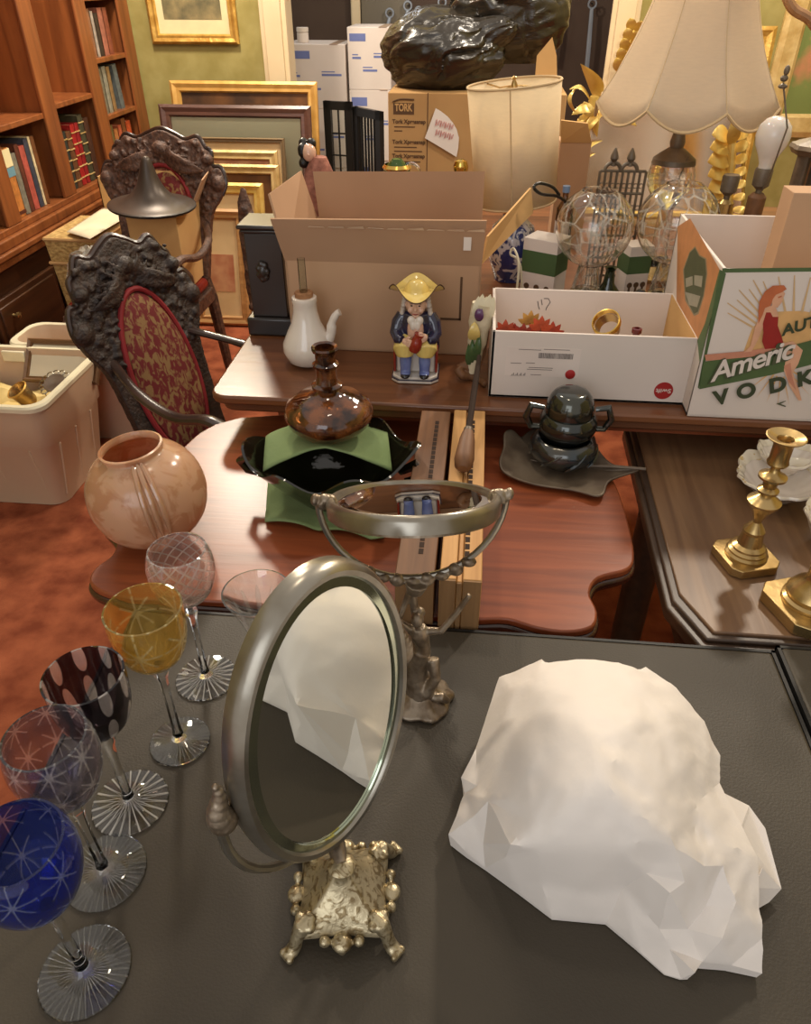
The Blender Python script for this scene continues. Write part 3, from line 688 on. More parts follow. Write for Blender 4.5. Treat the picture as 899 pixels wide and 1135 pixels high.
# ------------------------------------------------------------------ bundle wrapped in white paper
OUT = [(497, 925, .020), (516, 944, .012), (538, 962, .006), (575, 990, .004), (612, 1018, .004), (672, 1023, .005), (706, 1052, .004), (737, 1080, .003), (755, 1085, .004), (770, 1078, .02), (778, 1066, .018), (810, 1070, .015), (845, 1079, .012),
       (844, 1040, .03), (842, 1000, .045), (838, 950, .055), (815, 905, .06), (797, 868, .062), (797, 838, .062), (780, 800, .075), (748, 763, .09), (716, 739, .10), (690, 731, .108), (660, 727, .112), (628, 727, .108), (600, 731, .10), (572, 744, .075), (553, 751, .055), (540, 790, .05), (527, 830, .045), (511, 862, .04), (514, 880, .035), (505, 905, .03)]
INN = [(650, 790, .152), (700, 800, .150), (615, 800, .142), (588, 835, .128), (660, 855, .160), (722, 880, .140), (583, 885, .120), (566, 936, .098), (600, 941, .104), (640, 944, .108), (683, 944, .112), (702, 928, .13), (640, 898, .146), (690, 890, .150), (748, 940, .115), (758, 978, .085), (742, 990, .08), (715, 968, .085), (690, 985, .045),
       (640, 990, .040), (600, 980, .040), (560, 950, .06), (541, 888, .075), (552, 842, .085), (528, 872, .05), (560, 800, .09), (566, 765, .085), (598, 762, .118), (650, 752, .132), (700, 762, .13), (735, 800, .13), (762, 840, .112), (772, 890, .095), (792, 930, .085), (800, 960, .078), (815, 1000, .06), (782, 1005, .05), (762, 1030, .035), (742, 1052, .02), (730, 1030, .03), (716, 1010, .04), (700, 1030, .02), (800, 1040, .045), (525, 905, .05), (535, 935, .03), (590, 915, .115), (620, 870, .145), (680, 830, .158), (780, 960, .09), (770, 925, .095), (735, 912, .135)]
pts = OUT + INN; n0 = len(OUT)
v2 = [Vector((p[0], -p[1])) for p in pts]
vv, ee, ff, oi, _, _ = geometry.delaunay_2d_cdt(v2, [(i, (i+1) % n0) for i in range(n0)], [], 1, 1e-4)
pb = thing('wrapped_bundle', 'lumpy bundle wrapped in crumpled white paper on the black table', 'parcel', (.15, .42, ZT))
b = B(); idx = []
for i, p in enumerate(vv):
    s_ = pts[oi[i][0]]; idx.append(b.bm.verts.new(PZ(s_[0], s_[1], ZT+s_[2])))
for f_ in ff: b.face([idx[i] for i in f_])
ctr = Vector((.15, .42, 0)); edge = [PZ(*p[:2], ZT+p[2]) for p in OUT]; low = []
for p in edge:
    d = Vector((p.x-ctr.x, p.y-ctr.y, 0)); h = p.z-ZT
    q_ = ctr + d*(1 - min(.16, .9*h)) ; low.append(b.bm.verts.new((q_.x, q_.y, ZT+.001)))
for i in range(n0): b.face((idx[[k for k in range(len(vv)) if oi[k][0] == i][0]], low[i], low[(i+1) % n0], idx[[k for k in range(len(vv)) if oi[k][0] == (i+1) % n0][0]]))
def crumple(bm, cuts, amp, sc):
    bmesh.ops.subdivide_edges(bm, edges=bm.edges[:], cuts=cuts, use_grid_fill=True)
    bmesh.ops.triangulate(bm, faces=[f for f in bm.faces if len(f.verts) > 4])
    for _ in range(0): bmesh.ops.smooth_vert(bm, verts=[v for v in bm.verts if v.co.z > ZT+.01], factor=.35, use_axis_x=True, use_axis_y=True, use_axis_z=True)
    for z_, it in ((.10, 3), (.125, 5)):
        for _ in range(it): bmesh.ops.smooth_vert(bm, verts=[v for v in bm.verts if v.co.z > ZT+z_], factor=.5, use_axis_x=True, use_axis_y=True, use_axis_z=True)
    for v in bm.verts:
        if v.co.z < ZT+.006: continue
        p = v.co*sc
        r = 1-2*abs(noise.noise(p)); r2 = 1-2*abs(noise.noise(p*2.3+Vector((7, 3, 1))))
        w = min(1, (v.co.z-ZT)/.03); v.co += Vector((.3, -.3, 1)).normalized()*(amp*w*(r*.6+r2*.4-.3))
crumple(b.bm, 5, .0038, 30)
b.build('paper_wrapping', M['paper'], pb, world=True, angle=24)
b = B(); fl = [(800, 878, .05), (830, 893, .035), (848, 918, .03), (866, 985, .012), (852, 1000, .006), (838, 1008, .006), (835, 984, .03), (845, 962, .035), (826, 962, .045), (820, 920, .05)]
pv = [PZ(*p[:2], ZT+p[2]) for p in fl]; b.poly(pv[:5]+pv[6:7]+pv[8:]); b.poly([pv[3], pv[4], pv[5], pv[6]]); b.poly([pv[3], pv[6], pv[7]])
b.build('paper_flap', M['paper'], pb, world=True, solid=.0006, smooth=False)
# ------------------------------------------------------------------ on the shaped mahogany table
# etched peach globe shade
gp = Vector((-.432, .812, ZM))
t = thing('globe_shade', 'round peach frosted-glass lamp globe with etched leaves and an open top', 'lamp shade', gp)
tilt = Matrix.Rotation(-.10, 4, 'Y') @ Matrix.Rotation(.02, 4, 'X')
prof = [(.040, 0), (.044, .004), (.060, .016), (.073, .034), (.080, .058), (.0805, .076), (.076, .098), (.064, .118), (.050, .130), (.0415, .1345), (.0405, .139), (.0412, .142)]
P = spline([(r, 0, z) for r, z in prof], 3); o_ = [(p.x, p.z) for p in P]; i_ = [(p.x-.0028, p.z) for p in P][::-1]
B().lathe(o_+i_, 64, c=(0, 0, .008), M=tilt, loop=True).build('globe', M['peach'], t)
B().lathe([(.0405, .140), (.0425, .141), (.0425, .144), (.0395, .145), (.0385, .142)], 48, c=(0, 0, .008), M=tilt, loop=True).build('rim', M['porcelain' if False else 'peach'], t)
b = B()
for k in range(3):
    a = -1.15 + .13*k
    b.tube([tilt @ Vector(((r+.0008)*cos(a), (r+.0008)*sin(a), z)) + Vector((0, 0, .008)) for r, z in o_[9:31:3]], [.001, .0035, .004, .004, .004, .004, .0035, .001][:len(o_[9:31:3])], 8)
b.build('highlight_streak', mat('highlight_peach', C(236, 190, 150), .05, trans=.6, ior=1.4, coat=.8), t)  # raised bright strips stand in for the highlight streak on the globe

# green felt, smoked glass bowl, felt again, amber decanter
bc2 = PZ(372, 540, ZM)
dc = PZ(366, 497, ZM+.088)
bw = thing('glass_bowl', 'dark smoked-glass oval bowl with ruffled rim under green felt', 'bowl', (bc2.x+.004, .925, ZM+.004))
def bowlf(t, r, z):
    k = (z/.08); e = 1/math.sqrt((cos(t)/1.0)**2+(sin(t)/.74)**2)
    return (r*e*(1+.05*k*k*cos(6*t)), z + .012*k*k*cos(6*t+.4) + .014*k*k*max(0, cos(t))**2)
pr = [(.0005, 0), (.052, 0), (.056, .004), (.075, .022), (.098, .048), (.118, .070), (.128, .080), (.124, .081), (.093, .050), (.070, .026), (.05, .008), (.0005, .007)]
B().lathe(pr, 72, fr=bowlf, cap=False).build('bowl', M['smoke'], bw, angle=60)
for s in (-1, 1): B().tube([(s*.103, 0, .055), (s*.128, -.006, .073), (s*.139, 0, .060), (s*.132, .004, .042), (s*.110, 0, .038)], [.006, .008, .008, .007, .005], 10).build('handle', M['smoke'], bw)
def drape(name, label, quad, zf, group=None, amp=.004, nu=28, nv=28, thick=.0022):
    o = thing(name, label, 'cloth', (quad[0][0], quad[0][1], ZM)) if False else None
    q4 = [Vector(p) for p in quad]; b = B()
    def f(u, v):
        p = (q4[0]*(1-u)+q4[1]*u)*(1-v) + (q4[3]*(1-u)+q4[2]*u)*v
        z = zf(p.x, p.y, u, v) + amp*noise.noise(Vector((p.x*22, p.y*22, 3)))
        return Vector((p.x, p.y, z))
    b.sheet(f, nu, nv)
    ob = b.build(name, M['felt'], loc=(q4[0].x, q4[0].y, ZM), world=True, solid=thick, angle=80)
    return tag(ob, label, 'cloth', group)
by, bx = .925, bc2.x+.012
lq = [PZ(x, y, ZM+.003) for x, y in ((294, 580), (425, 601), (437, 520), (300, 500))]
drape('felt_cloth', 'green felt spread on the table under the dark glass bowl', [p.xy.to_3d() for p in lq], lambda x, y, u, v: ZM+.005+.009*(1-min(1, abs(v-.0)*4))*abs(sin(u*7)), 'green felt cloths', amp=.002)
def overbowl(x, y, u, v):
    e = math.hypot((x-bx)/1., (y-by)/.74)
    top = ZM+.0905 + .004*sin(5*u)
    if e > .118: top -= (e-.118)*.75
    fr_ = max(0., .3-v)/.3
    return top - .022*fr_*abs(u-.5)**1.5*3.2 + .012*fr_*(1-abs(u-.5)*2)
uq = [PZ(x, y, ZM+.085) for x, y in ((292, 506), (434, 507), (424, 448), (306, 444))]
uq = [p.xy.to_3d() for p in uq]; uq[0].y -= .01; 
drape('felt_cloth', 'green felt laid over the dark glass bowl beneath the amber decanter', uq, overbowl, 'green felt cloths', amp=.003)
dp = PZ(366, 478, ZM+.096)
dk = thing('decanter', 'squat amber glass decanter with a ringed neck standing on green felt', 'decanter', (dp.x, dp.y, ZM+.098))
pr = [(.0, 0), (.038, 0), (.052, .006), (.064, .020), (.067, .032), (.062, .045), (.048, .055), (.030, .061), (.019, .066), (.016, .070), (.0225, .073), (.0225, .077), (.0165, .080), (.0150, .092), (.0155, .104)]
B().lathe(pr+[(0, .104)], 48).build('body', M['amber'], dk, angle=45)
B().lathe([(.014, .104), (.019, .106), (.0195, .110), (.0150, .113), (.0150, .126), (.0175, .128), (.0195, .133), (.0185, .136), (.0145, .134), (.0125, .112)], 12, loop=True).build('ringed_neck', M['amber'], dk, angle=25)

# pierced wooden rails
def rail(label, x0, x1, px_near, px_far, top_near, m, me, slots, split=None, yn=.664):
    yf = PZ(*px_far, ZM+.055).y
    t = thing('pierced_rail', label, 'rail', ((x0+x1)/2, (yn+yf)/2, ZM+.001))
    return t, yf
nb = PZ(485, 697, ZM); nt = PY(487, 642, nb.y); hgt = nt.z-ZM
xr = PZ(530, 699, ZM).x
def make_rail(label, x0, x1, y0, y1, h, boards, m, me, slot_x, n):
    t = thing('pierced_rail', label, 'rail', ((x0+x1)/2, (y0+y1)/2, ZM+.001), 0, 'long pierced wooden rails')
    for (a, c, dz) in boards:
        b = B(); b.span((a, y0+.002, ZM+.001), (c, y1, ZM+h-dz)); b.build('board', m, t, world=True, bevel=.0015)
        b = B(); b.span((a+.0008, y0-.0004, ZM+.002), (c-.0008, y0+.003, ZM+h-dz-.001)); b.build('end_grain', me, t, world=True)
    b = B()
    for k in range(n):
        y = y0+.05+(y1-y0-.09)*k/(n-1); b.span((slot_x-.003, y-.0052, ZM+h-.004), (slot_x+.003, y+.0052, ZM+h+.0004))
    b.build('slot_row', M['slot'], t, world=True)
    return t
yfar = PZ(535, 447, ZM+hgt).y
xm = nb.x
w_ = xr-xm
make_rail('pale pine pierced rail made of two strips, right one of the pair', xm, xr, nb.y, min(yfar, 1.085), hgt, ((xm, xm+w_*.40, 0), (xm+w_*.405, xm+w_*.545, .004), (xm+w_*.55, xr, 0)), M['tan_rail'], M['tan_end'], xm+w_*.62, 24)
x1d = xm-.006; x0d = x1d-.048
make_rail('darker brown pierced rail with chewed slots, left one of the pair', x0d, x1d, nb.y+.005, min(yfar, 1.085), hgt-.004, ((x0d, x1d, 0),), M['dark_rail'], M['tan_end'], (x0d+x1d)/2+.004, 26)
# steel with a wooden handle lying across them up to the box
h0 = PZ(513, 520, ZM+hgt+.012); h1 = PZ(509, 476, ZM+hgt+.022); tip = Vector((.012, 1.135, ZB+.075))
h1 = h0 + (tip-h0)*.30; 
t = thing('sharpening_steel', 'old dark steel blade with turned wooden handle lying over the rails', 'tool', h0)
d = (tip-h0).normalized()
B().tube([h0+d*s for s in (0, .006, .02, .04, .06, .075)], [.007, .0125, .0145, .0130, .0115, .0085], 16).build('handle', M['dark_rail'], t, world=True)
B().tube([h0+d*.074, h0+d*.082], .0075, 12).build('ferrule', M['pewter'], t, world=True)
B().tube([h0+d*.08, h0+(tip-h0)*.7, tip], [.0048, .005, .0035], 8).build('blade', M['slot'], t, world=True)

# leaf tray, bowl, lidded pot
tr = PZ(622, 520, ZM)
t = thing('leaf_tray', 'grey metal leaf-shaped tray with curled points under the lustre pot', 'tray', (tr.x, tr.y, ZM+.001))
TO = [(717, 520, .020), (692, 520, .016), (675, 514, .014), (664, 500, .018), (655, 484, .020), (630, 474, .018), (600, 472, .018), (583, 478, .024), (577, 489, .018), (569, 474, .034), (556, 478, .036), (560, 496, .022), (553, 506, .024), (553, 522, .016), (568, 530, .010), (592, 538, .010), (618, 541, .010), (645, 545, .010), (662, 552, .012), (672, 548, .012), (671, 534, .010), (690, 527, .012)]
ro = [PZ(x, y, ZM+h) for x, y, h in TO]; b = B(); cT = Vector((tr.x, tr.y, ZM+.0045))
rings = [[b.bm.verts.new(cT + (Vector((p.x, p.y, cT.z))-cT)*k + Vector((0, 0, (p.z-cT.z)*k**3))) for p in ro] for k in (1., .86, .66, .4)]
for a, c in zip(rings, rings[1:]):
    for i in range(len(ro)): b.face((a[i], a[(i+1) % len(ro)], c[(i+1) % len(ro)], c[i]))
b.face(rings[-1])
b.build('leaf', M['pewter'], t, world=True, solid=.003, sub=2)
b = B(); b.tube([cT+Vector((-.05, .01, .004)), cT+Vector((0, 0, .004)), PZ(680, 517, ZM+.018), PZ(716, 520, ZM+.024)], [.002, .0025, .003, .0025], 8); b.build('midrib', M['pewter'], t, world=True)
lb_ = thing('bowl', 'squat iridescent dark bowl with swirled relief under the lidded pot', 'bowl', (tr.x, tr.y+.012, ZM+.006))
B().lathe([(0, 0), (.030, 0), (.034, .004), (.050, .016), (.0565, .030), (.053, .042), (.046, .050), (.042, .051), (.040, .047), (.0, .02)], 56, fr=lambda t, r, z: r*(1+.018*sin(7*t+z*120))).build('body', M['irid'], lb_, angle=60)
b = B()
for k in range(8):
    a0 = 2*PI*k/8; b.tube([Vector(((.0525+.003*sin(PI*j/5))*cos(a0+.13*j), (.0525+.003*sin(PI*j/5))*sin(a0+.13*j), .014+.0055*j)) for j in range(6)], [.001, .003, .0035, .003, .002, .001], 6)
b.build('relief_scrolls', M['irid'], lb_)
lp = thing('lidded_pot', 'dark lustre two-handled pot with a domed cover stacked on the iridescent bowl', 'pot', (tr.x+.002, tr.y+.014, ZM+.055))
B().lathe([(0, 0), (.034, 0), (.037, .003), (.044, .012), (.047, .024), (.045, .036), (.040, .042), (.036, .043), (0, .040)], 48).build('body', M['lustre'], lp)
B().lathe([(.0375, .042), (.0385, .046), (.0365, .062), (.031, .074), (.026, .079), (.020, .0805), (0, .0805)], 40, c=(0, 0, 0)).build('domed_cover', M['lustre'], lp)
for s in (-1, 1):
    B().tube([(s*.042, 0, .016), (s*.058, 0, .016), (s*.067, 0, .034), (s*.060, 0, .054), (s*.040, 0, .050)], [.005, .0055, .006, .006, .004], 10).build('handle', M['lustre'], lp)

# ------------------------------------------------------------------ on the oak table
def candlestick(px, label, s=1., rz=0., plain=False):
    p = PZ(*px, ZM); t = thing('candlestick', label, 'candlestick', (p.x, p.y, ZM+.001), rz, 'brass candlesticks on the oak table')
    hw, ch = .036*s, .011*s
    oc_ = [(hw-ch, -hw), (hw, -hw+ch), (hw, hw-ch), (hw-ch, hw), (-hw+ch, hw), (-hw, hw-ch), (-hw, -hw+ch), (-hw+ch, -hw)]
    B().prism(oc_, 0, .013*s).build('square_foot', M['brass'], t, bevel=.0012)
    if not plain:
        B().lathe([(.0275, .013), (.028, .016), (.025, .019), (.0255, .022), (.022, .025), (.022, .028), (.0165, .032), (.0135, .050), (.0145, .052), (.0145, .055), (.010, .062), (.0055, .068), (.0, .068)], 40).build('stepped_base', M['brass'], t, angle=28)
        B().lathe([(0, .066), (.0055, .066), (.0060, .072), (.012, .086), (.0205, .098), (.0215, .102), (.013, .108), (.0085, .112), (.0135, .117), (.0135, .120), (.0085, .124), (.0095, .132), (.0175, .138), (.0175, .141), (.0075, .146), (.0055, .152), (.0055, .160), (0, .160)], 36).build('baluster_stem', M['brass'], t, angle=50)
        B().lathe([(0, .158), (.012, .158), (.0135, .161), (.0120, .166), (.0120, .186), (.0145, .192), (.0235, .197), (.0240, .1985), (.0225, .1990), (.0105, .195), (.0095, .193), (.0095, .175), (0, .175)], 40).build('candle_socket', M['brass'], t, angle=28)
    else:
        B().lathe([(.034, .015), (.035, .018), (.0345, .022), (.031, .025), (.032, .032), (.026, .042), (.017, .050), (.0145, .056), (.0145, .070), (.016, .072), (.013, .076), (0, .076)], 44).build('stepped_base', M['brass'], t, angle=28)
        B().lathe([(0, .074), (.0095, .074), (.0085, .082), (.014, .094), (.0225, .104), (.0225, .107), (.012, .112), (.009, .12), (.014, .126), (.008, .132), (.0075, .16), (0, .16)], 36).build('baluster_stem', M['brass'], t, angle=50)
        B().lathe([(0, .158), (.012, .158), (.012, .186), (.0235, .197), (.0225, .199), (.0105, .195), (.0095, .175), (0, .175)], 40).build('candle_socket', M['brass'], t, angle=28)
candlestick((824, 622), 'taller brass candlestick with knopped stem beside the porcelain dish', 1., .28)
candlestick((893, 677), 'brass candlestick with wide octagonal foot at the right edge', 1.28, .34, True)
# porcelain
GB = mat('gilt_edged_porcelain', C(232, 222, 200), .12, col2=C(206, 178, 120), scale=70, lo=.62, hi=.68, coat=.6)
def dish(px, z, R, H, label, name, cat, lobes=4, Mt=None, amp=.08, extra=()):
    p = PZ(*px, z); t = thing(name, label, cat, p)
    def fr(th, r, zz): k = r/R; return (r*(1+amp*k*cos(lobes*th)+.02*k*cos(16*th)), zz+.004*k*k*cos(lobes*th))
    pf = [(.0005, 0), (R*.42, 0), (R*.45, .004), (R*.62, H*.35), (R*.85, H*.8), (R, H), (R*.985, H+.0022), (R*.82, H*.86), (R*.58, H*.42), (R*.40, .006), (.0005, .005)]
    B().lathe(pf, 80, fr=fr, M=Mt, cap=False).build('bowl', M['porcelain'], t, angle=70)
    def fr2(th, r, zz): q = fr(th, r, zz); return (q[0], q[1]+.0012)
    B().lathe([(R*.80, H*.80), (R*.985, H+.0022), (R*1.003, H+.001), (R*.985, H+.0035), (R*.80, H*.86)], 80, fr=fr2, M=Mt, loop=True).build('gilt_border', GB, t, angle=70)
    return t
dish((858, 548), ZM+.002, .066, .034, 'white porcelain dish with scalloped gilt border behind the candlestick', 'porcelain_dish', 'dish', 4, Matrix.Rotation(.5, 4, 'Z'), .07)
dish((868, 520), ZM+.022, .046, .030, 'small white porcelain bowl sitting inside the scalloped dish', 'porcelain_bowl', 'bowl', 5, Matrix.Rotation(.2, 4, 'Z'), .03)
dish((915, 600), ZM+.002, .042, .045, 'white porcelain cup cut by the right edge behind the wide-footed candlestick', 'porcelain_cup', 'cup', 6, None, .03)

# ------------------------------------------------------------------ on the long brown table
# big open cardboard box
x0, x1, y0, y1 = -.342, .008, 1.305, 1.60
zt = PY(430, 292, y0).z
bx_ = thing('cardboard_box', 'large open brown cardboard box standing behind the figural jug', 'box', ((x0+x1)/2, (y0+y1)/2, ZB))
b = B(); th = .004
b.span((x0, y0, ZB+.001), (x1, y1, ZB+.005))
for p, q in (((x0, y0), (x1, y0+th)), ((x0, y1-th), (x1, y1)), ((x0, y0), (x0+th, y1)), ((x1-th, y0), (x1, y1))): b.span((*p, ZB+.001), (*q, zt))
b.build('carton', M['card'], bx_, world=True)
def flap(par, pts, m, name='flap', th=.004):
    b = B(); b.poly([Vector(p) for p in pts]); return b.build(name, m, par, world=True, solid=th, smooth=False)
zf = .0
fl_ = PY(305, 243, y0-.02); fr_ = PY(537, 245, y0-.02)
flap(bx_, [(x0, y0+.002, zt), (x1, y0+.002, zt), (x1+.004, y0-.016, fr_.z), (x0-.014, y0-.016, fl_.z)], M['card_in'], 'front_flap')
bl = PY(347, 190, y1+.015); br = PY(537, 190, y1+.015)
flap(bx_, [(x0+.006, y1-.002, zt), (x1-.003, y1-.002, zt), (x1-.003, y1+.015, br.z), (bl.x, y1+.015, bl.z)], M['card_in'], 'back_flap')
lf = PY(298, 215, 1.40); lg = PY(330, 190, 1.58)
flap(bx_, [(x0+.002, y0+.01, zt), (x0+.002, y1-.01, zt), (x0-.02, y1-.03, zt+.095), tuple(lf)], M['card_in'], 'side_flap')
rf1 = PY(543, 283, 1.33); rf2 = PY(590, 213, 1.52); rf3 = PY(588, 243, 1.54)
flap(bx_, [(x1-.002, y0+.01, zt), tuple(PY(541, 283, 1.32)), tuple(PY(590, 238, 1.50)), tuple(PY(588, 210, 1.52)), (x1-.002, y1-.01, zt+.02)][0:1] + [tuple(PY(540, 262, 1.33)), tuple(PY(588, 208, 1.56)), tuple(PY(590, 236, 1.56))], M['card_pale'], 'side_flap')
# tape scraps, sticker, printed bracket
b = B(); TP = mat('clear_tape', C(206, 176, 148), .25, spec=.6)
zz = lambda f: zt + (fl_.z-zt)*f
for k in range(9):
    xa = x0+.05+.034*k; b.add([(xa, y0-.0195+.001*(k % 2), zz(.84)), (xa+.03, y0-.0195, zz(.84)), (xa+.028, y0-.021, zz(.86+.02*(k % 3))), (xa+.003, y0-.021, zz(.87))], ((0, 1, 2, 3),))
lab(b.build('torn_tape', TP, bx_, world=True, solid=.0006, smooth=False), 'torn strip of parcel tape')
lab(B().span((-.025, y0-.0125, zt+.030), (-.012, y0-.0085, zt+.052)).build('sticker', M['white_card'], bx_, world=True), 'small white sticker')
b = B(); pA, pB, pC = PY(507, 387, y0), PY(513, 387, y0), PY(513, 307, y0)
pA = PY(488, 352, y0); pB = PY(511, 352, y0); pC = PY(512, 307, y0)
b.span((pA.x, y0-.0008, pA.z-.004), (pB.x, y0, pA.z)); b.span((pB.x-.004, y0-.0008, pA.z-.004), (pB.x, y0, pC.z))
b.build('printed_corner_mark', M['brown_ink'], bx_, world=True)
# things poking out of it
q = PY(352, 178, 1.68)
t = thing('doll', 'doll in dusty pink dress with dark hair standing behind the large cardboard box', 'doll', (q.x, 1.68, q.z-.12))
b = B(); b.tube([(0, 0, ZB+.121-q.z), (0, 0, .05), (.002, 0, .10), (.004, 0, .128)], [.062, .040, .030, .016], 14); b.build('dress', mat('pink_lace', C(170, 112, 94), .9, col2=C(130, 82, 68), scale=60, bump=.4), t)
b = B(); b.ball((-.016, -.004, .136), (.015, .015, .018)); b.ball((-.015, -.018, .134), (.003, .003, .003), 8, 6); b.build('head', M['skin'], t)
b = B()
for k in range(10): b.ball((-.024+.012*cos(k*2.1), .004+.008*sin(k*2.1), .132+.02*sin(k*1.3)), .011, 10, 8)
b.build('dark_hair', M['black'], t, remesh=.002)
q = PY(440, 180, 1.68); t = thing('glass_ornament', 'green and clear glass ornament with gold rim behind the back flap', 'ornament', (q.x, 1.68, ZB+.001))
hz = q.z-ZB
B().lathe([(0, 0), (.03, 0), (.034, hz-.05), (.028, hz-.014), (.010, hz+.006), (0, hz+.008)], 24).build('body', mat('green_glass', C(96, 128, 60), .08, trans=.5, col2=C(70, 104, 44)), t)
B().lathe([(.028, hz-.014), (.031, hz-.010), (.026, hz-.004)], 24, loop=True).build('gold_rim', M['gold'], t)
b = B(); b.tube(arc((.03, 0, hz-.02), .018, 0, PI, 10), .003); b.build('glass_loop', M['clear'], t)
q = PY(511, 184, 1.68); t = thing('gilt_ornament', 'round gilt ornament showing above the right end of the large carton', 'ornament', (q.x, 1.68, q.z))
B().lathe([(0, ZB+.001-q.z), (.03, ZB+.001-q.z), (.03, ZB+.006-q.z), (.006, ZB+.03-q.z), (.006, -.02), (.014, -.012), (.016, 0), (.012, .010), (.005, .013), (0, .013)], 20).build('turned_body', M['gold'], t)

# pottery flask with a spout and cork
p = PZ(343, 402, ZB); t = thing('spouted_flask', 'white glazed pottery flask with side spout and cork stopper', 'flask', (p.x, p.y, ZB+.001))
B().lathe([(0, 0), (.026, 0), (.038, .008), (.0455, .026), (.0445, .040), (.035, .060), (.026, .078), (.0215, .098), (.021, .112), (.0225, .118), (.0215, .123), (.0165, .124), (0, .12)], 44).build('body', M['porcelain'], t)
B().tube(spline([(.030, 0, .038), (.043, 0, .056), (.047, 0, .078), (.056, 0, .094), (.062, 0, .098)], 4), [.011]*4+[.009]*4+[.007]*4+[.006]*4+[.0065], 12).build('spout', M['porcelain'], t)
B().lathe([(0, .118), (.015, .118), (.0165, .130), (.0155, .132), (0, .132)], 24).build('cork_stopper', M['cork'], t)
B().lathe([(.006, .132), (.0066, .132), (.0066, .19), (.006, .19)], 20, loop=True).build('glass_tube', M['pane'], t)

# ebonised clock case
p = Vector((-.402, 1.40, ZB))
t = thing('clock_case', 'black ebonised square pedestal case left of the cardboard box', 'case', (p.x, p.y, ZB+.001), .0)
B().span((-.041, -.044, 0), (.05, .044, .036)).build('plinth', M['clock'], t, bevel=.004)
B().span((-.030, -.033, .036), (.040, .033, .195)).build('shaft', M['clock'], t, bevel=.002)
b = B(); b.span((-.034, -.040, .195), (.046, .040, .203)); b.span((-.039, -.045, .203), (.050, .045, .211)); b.build('cap', M['clock'], t, bevel=.003)
b = B()
for k in range(7): b.ball((.008*cos(k*.9), -.037, .125+.014*sin(k*.9)), (.006, .004, .007), 10, 6)
b.ball((0, -.038, .125), (.008, .005, .011)); b.build('carved_mask', M['clock'], t, remesh=.0015)

# figural jug: seated man in a tricorn hat
p = PZ(461, 416, ZB); t = thing('figural_jug', 'painted pottery jug of a seated man in yellow tricorn hat', 'jug', (p.x, p.y, ZB+.001), .02)
pl_ = lambda hx, hy, c: [(hx-c, -hy), (hx, -hy+c), (hx, hy), (-hx, hy), (-hx, -hy+c), (-hx+c, -hy)]
b = B(); b.prism(pl_(.041, .036, .012), 0, .006); b.prism(pl_(.039, .034, .012), .006, .0105); b.build('plinth', M['porcelain'], t, bevel=.001)
b = B(); b.prism(pl_(.0414, .0364, .012), .0050, .0064); b.build('painted_line', M['navy'], t)
b = B(); b.span((-.034, -.012, .01), (.034, .032, .058)); b.build('chair_block', M['porcelain'], t, bevel=.004)
for s in (-1, 1):
    b = B(); b.span((s*.034, -.016, .012), (s*.0385, .026, .056)); b.build('red_side_panel', M['red_glaze'], t, bevel=.002)
    b = B(); b.tube([(s*.0165, -.022, .054), (s*.0165, -.024, .036), (s*.0165, -.025, .020), (s*.0165, -.025, .0145)], [.0105, .0105, .009, .0095], 14); b.ball((s*.0165, -.028, .0165), (.0095, .013, .0065)); b.build('stocking', M['boot'], t, remesh=.0012)
    b = B(); b.ball((s*.0165, -.034, .0145), (.0085, .0105, .005)); b.build('shoe', M['black_glaze'], t)
    b = B(); b.tube([(s*.012, .004, .066), (s*.0165, -.014, .067), (s*.0178, -.029, .060), (s*.017, -.030, .050)], [.019, .0205, .0205, .0145], 16); b.build('breeches', M['yellow'], t, remesh=.0014)
b = B(); b.lathe([(0, .066), (.026, .066), (.029, .075), (.030, .09), (.029, .105), (.024, .117), (.012, .122), (0, .122)], 28, fr=lambda th, r, z: r*(1 if abs(cos(th)) > .2 else .95)*(.82+.18*abs(cos(th))))
for s in (-1, 1):
    b.tube([(s*.022, -.002, .112), (s*.030, -.006, .100), (s*.0335, -.014, .084), (s*.028, -.028, .078), (s*.021, -.034, .079)], [.012, .0125, .0115, .0095, .008], 12)
    b.tube([(s*.030, .008, .08), (s*.032, .014, .05), (s*.031, .016, .03)], [.010, .009, .006], 10)
b.build('coat', M['navy'], t, remesh=.0015)
b = B(); b.ball((0, -.018, .092), (.015, .014, .028)); b.build('waistcoat', M['skin'], t)
b = B()
for s in (-1, 1):
    b.ball((s*.007, -.028, .112), (.007, .005, .008)); b.ball((s*.004, -.030, .104), (.005, .004, .009))
b.build('cravat', M['porcelain'], t, remesh=.0012)
for s, hz_ in ((-1, .078), (1, .086)):
    b = B(); hx = s*.0145
    b.ball((hx, -.0375, hz_), (.0075, .006, .0075), 14, 10)
    for k in range(4): b.tube([(hx+s*.001, -.040, hz_+.005-.0034*k), (hx-s*.006, -.0455, hz_+.0055-.0034*k), (hx-s*.0115+s*.0012*abs(k-1.3), -.0445, hz_+.0045-.0033*k)], [.0022, .0021, .0017], 8)
    b.tube([(hx, -.040, hz_+.006), (hx-s*.004, -.044, hz_+.0105), (hx-s*.008, -.045, hz_+.0110)], [.0024, .002, .0016], 8)
    lab(b.build('hand', M['skin'], t, remesh=.0008), 'pink glazed hand clasping the red jug')
jm = Matrix.Rotation(.32, 4, 'Y')
B().lathe([(0, -.016), (.0085, -.016), (.0115, -.008), (.0105, .003), (.0075, .011), (.0088, .016), (.007, .016), (0, .012)], 20, c=(.003, -.040, .078), M=jm).build('small_red_jug', M['red_glaze'], t)
b = B(); b.ball((0, -.010, .1325), (.0165, .017, .0200), 24, 16); b.ball((0, -.0285, .131), (.0032, .0045, .0045), 10, 8); b.tube([(0, -.0255, .138), (0, -.0295, .131)], [.0018, .003], 8)
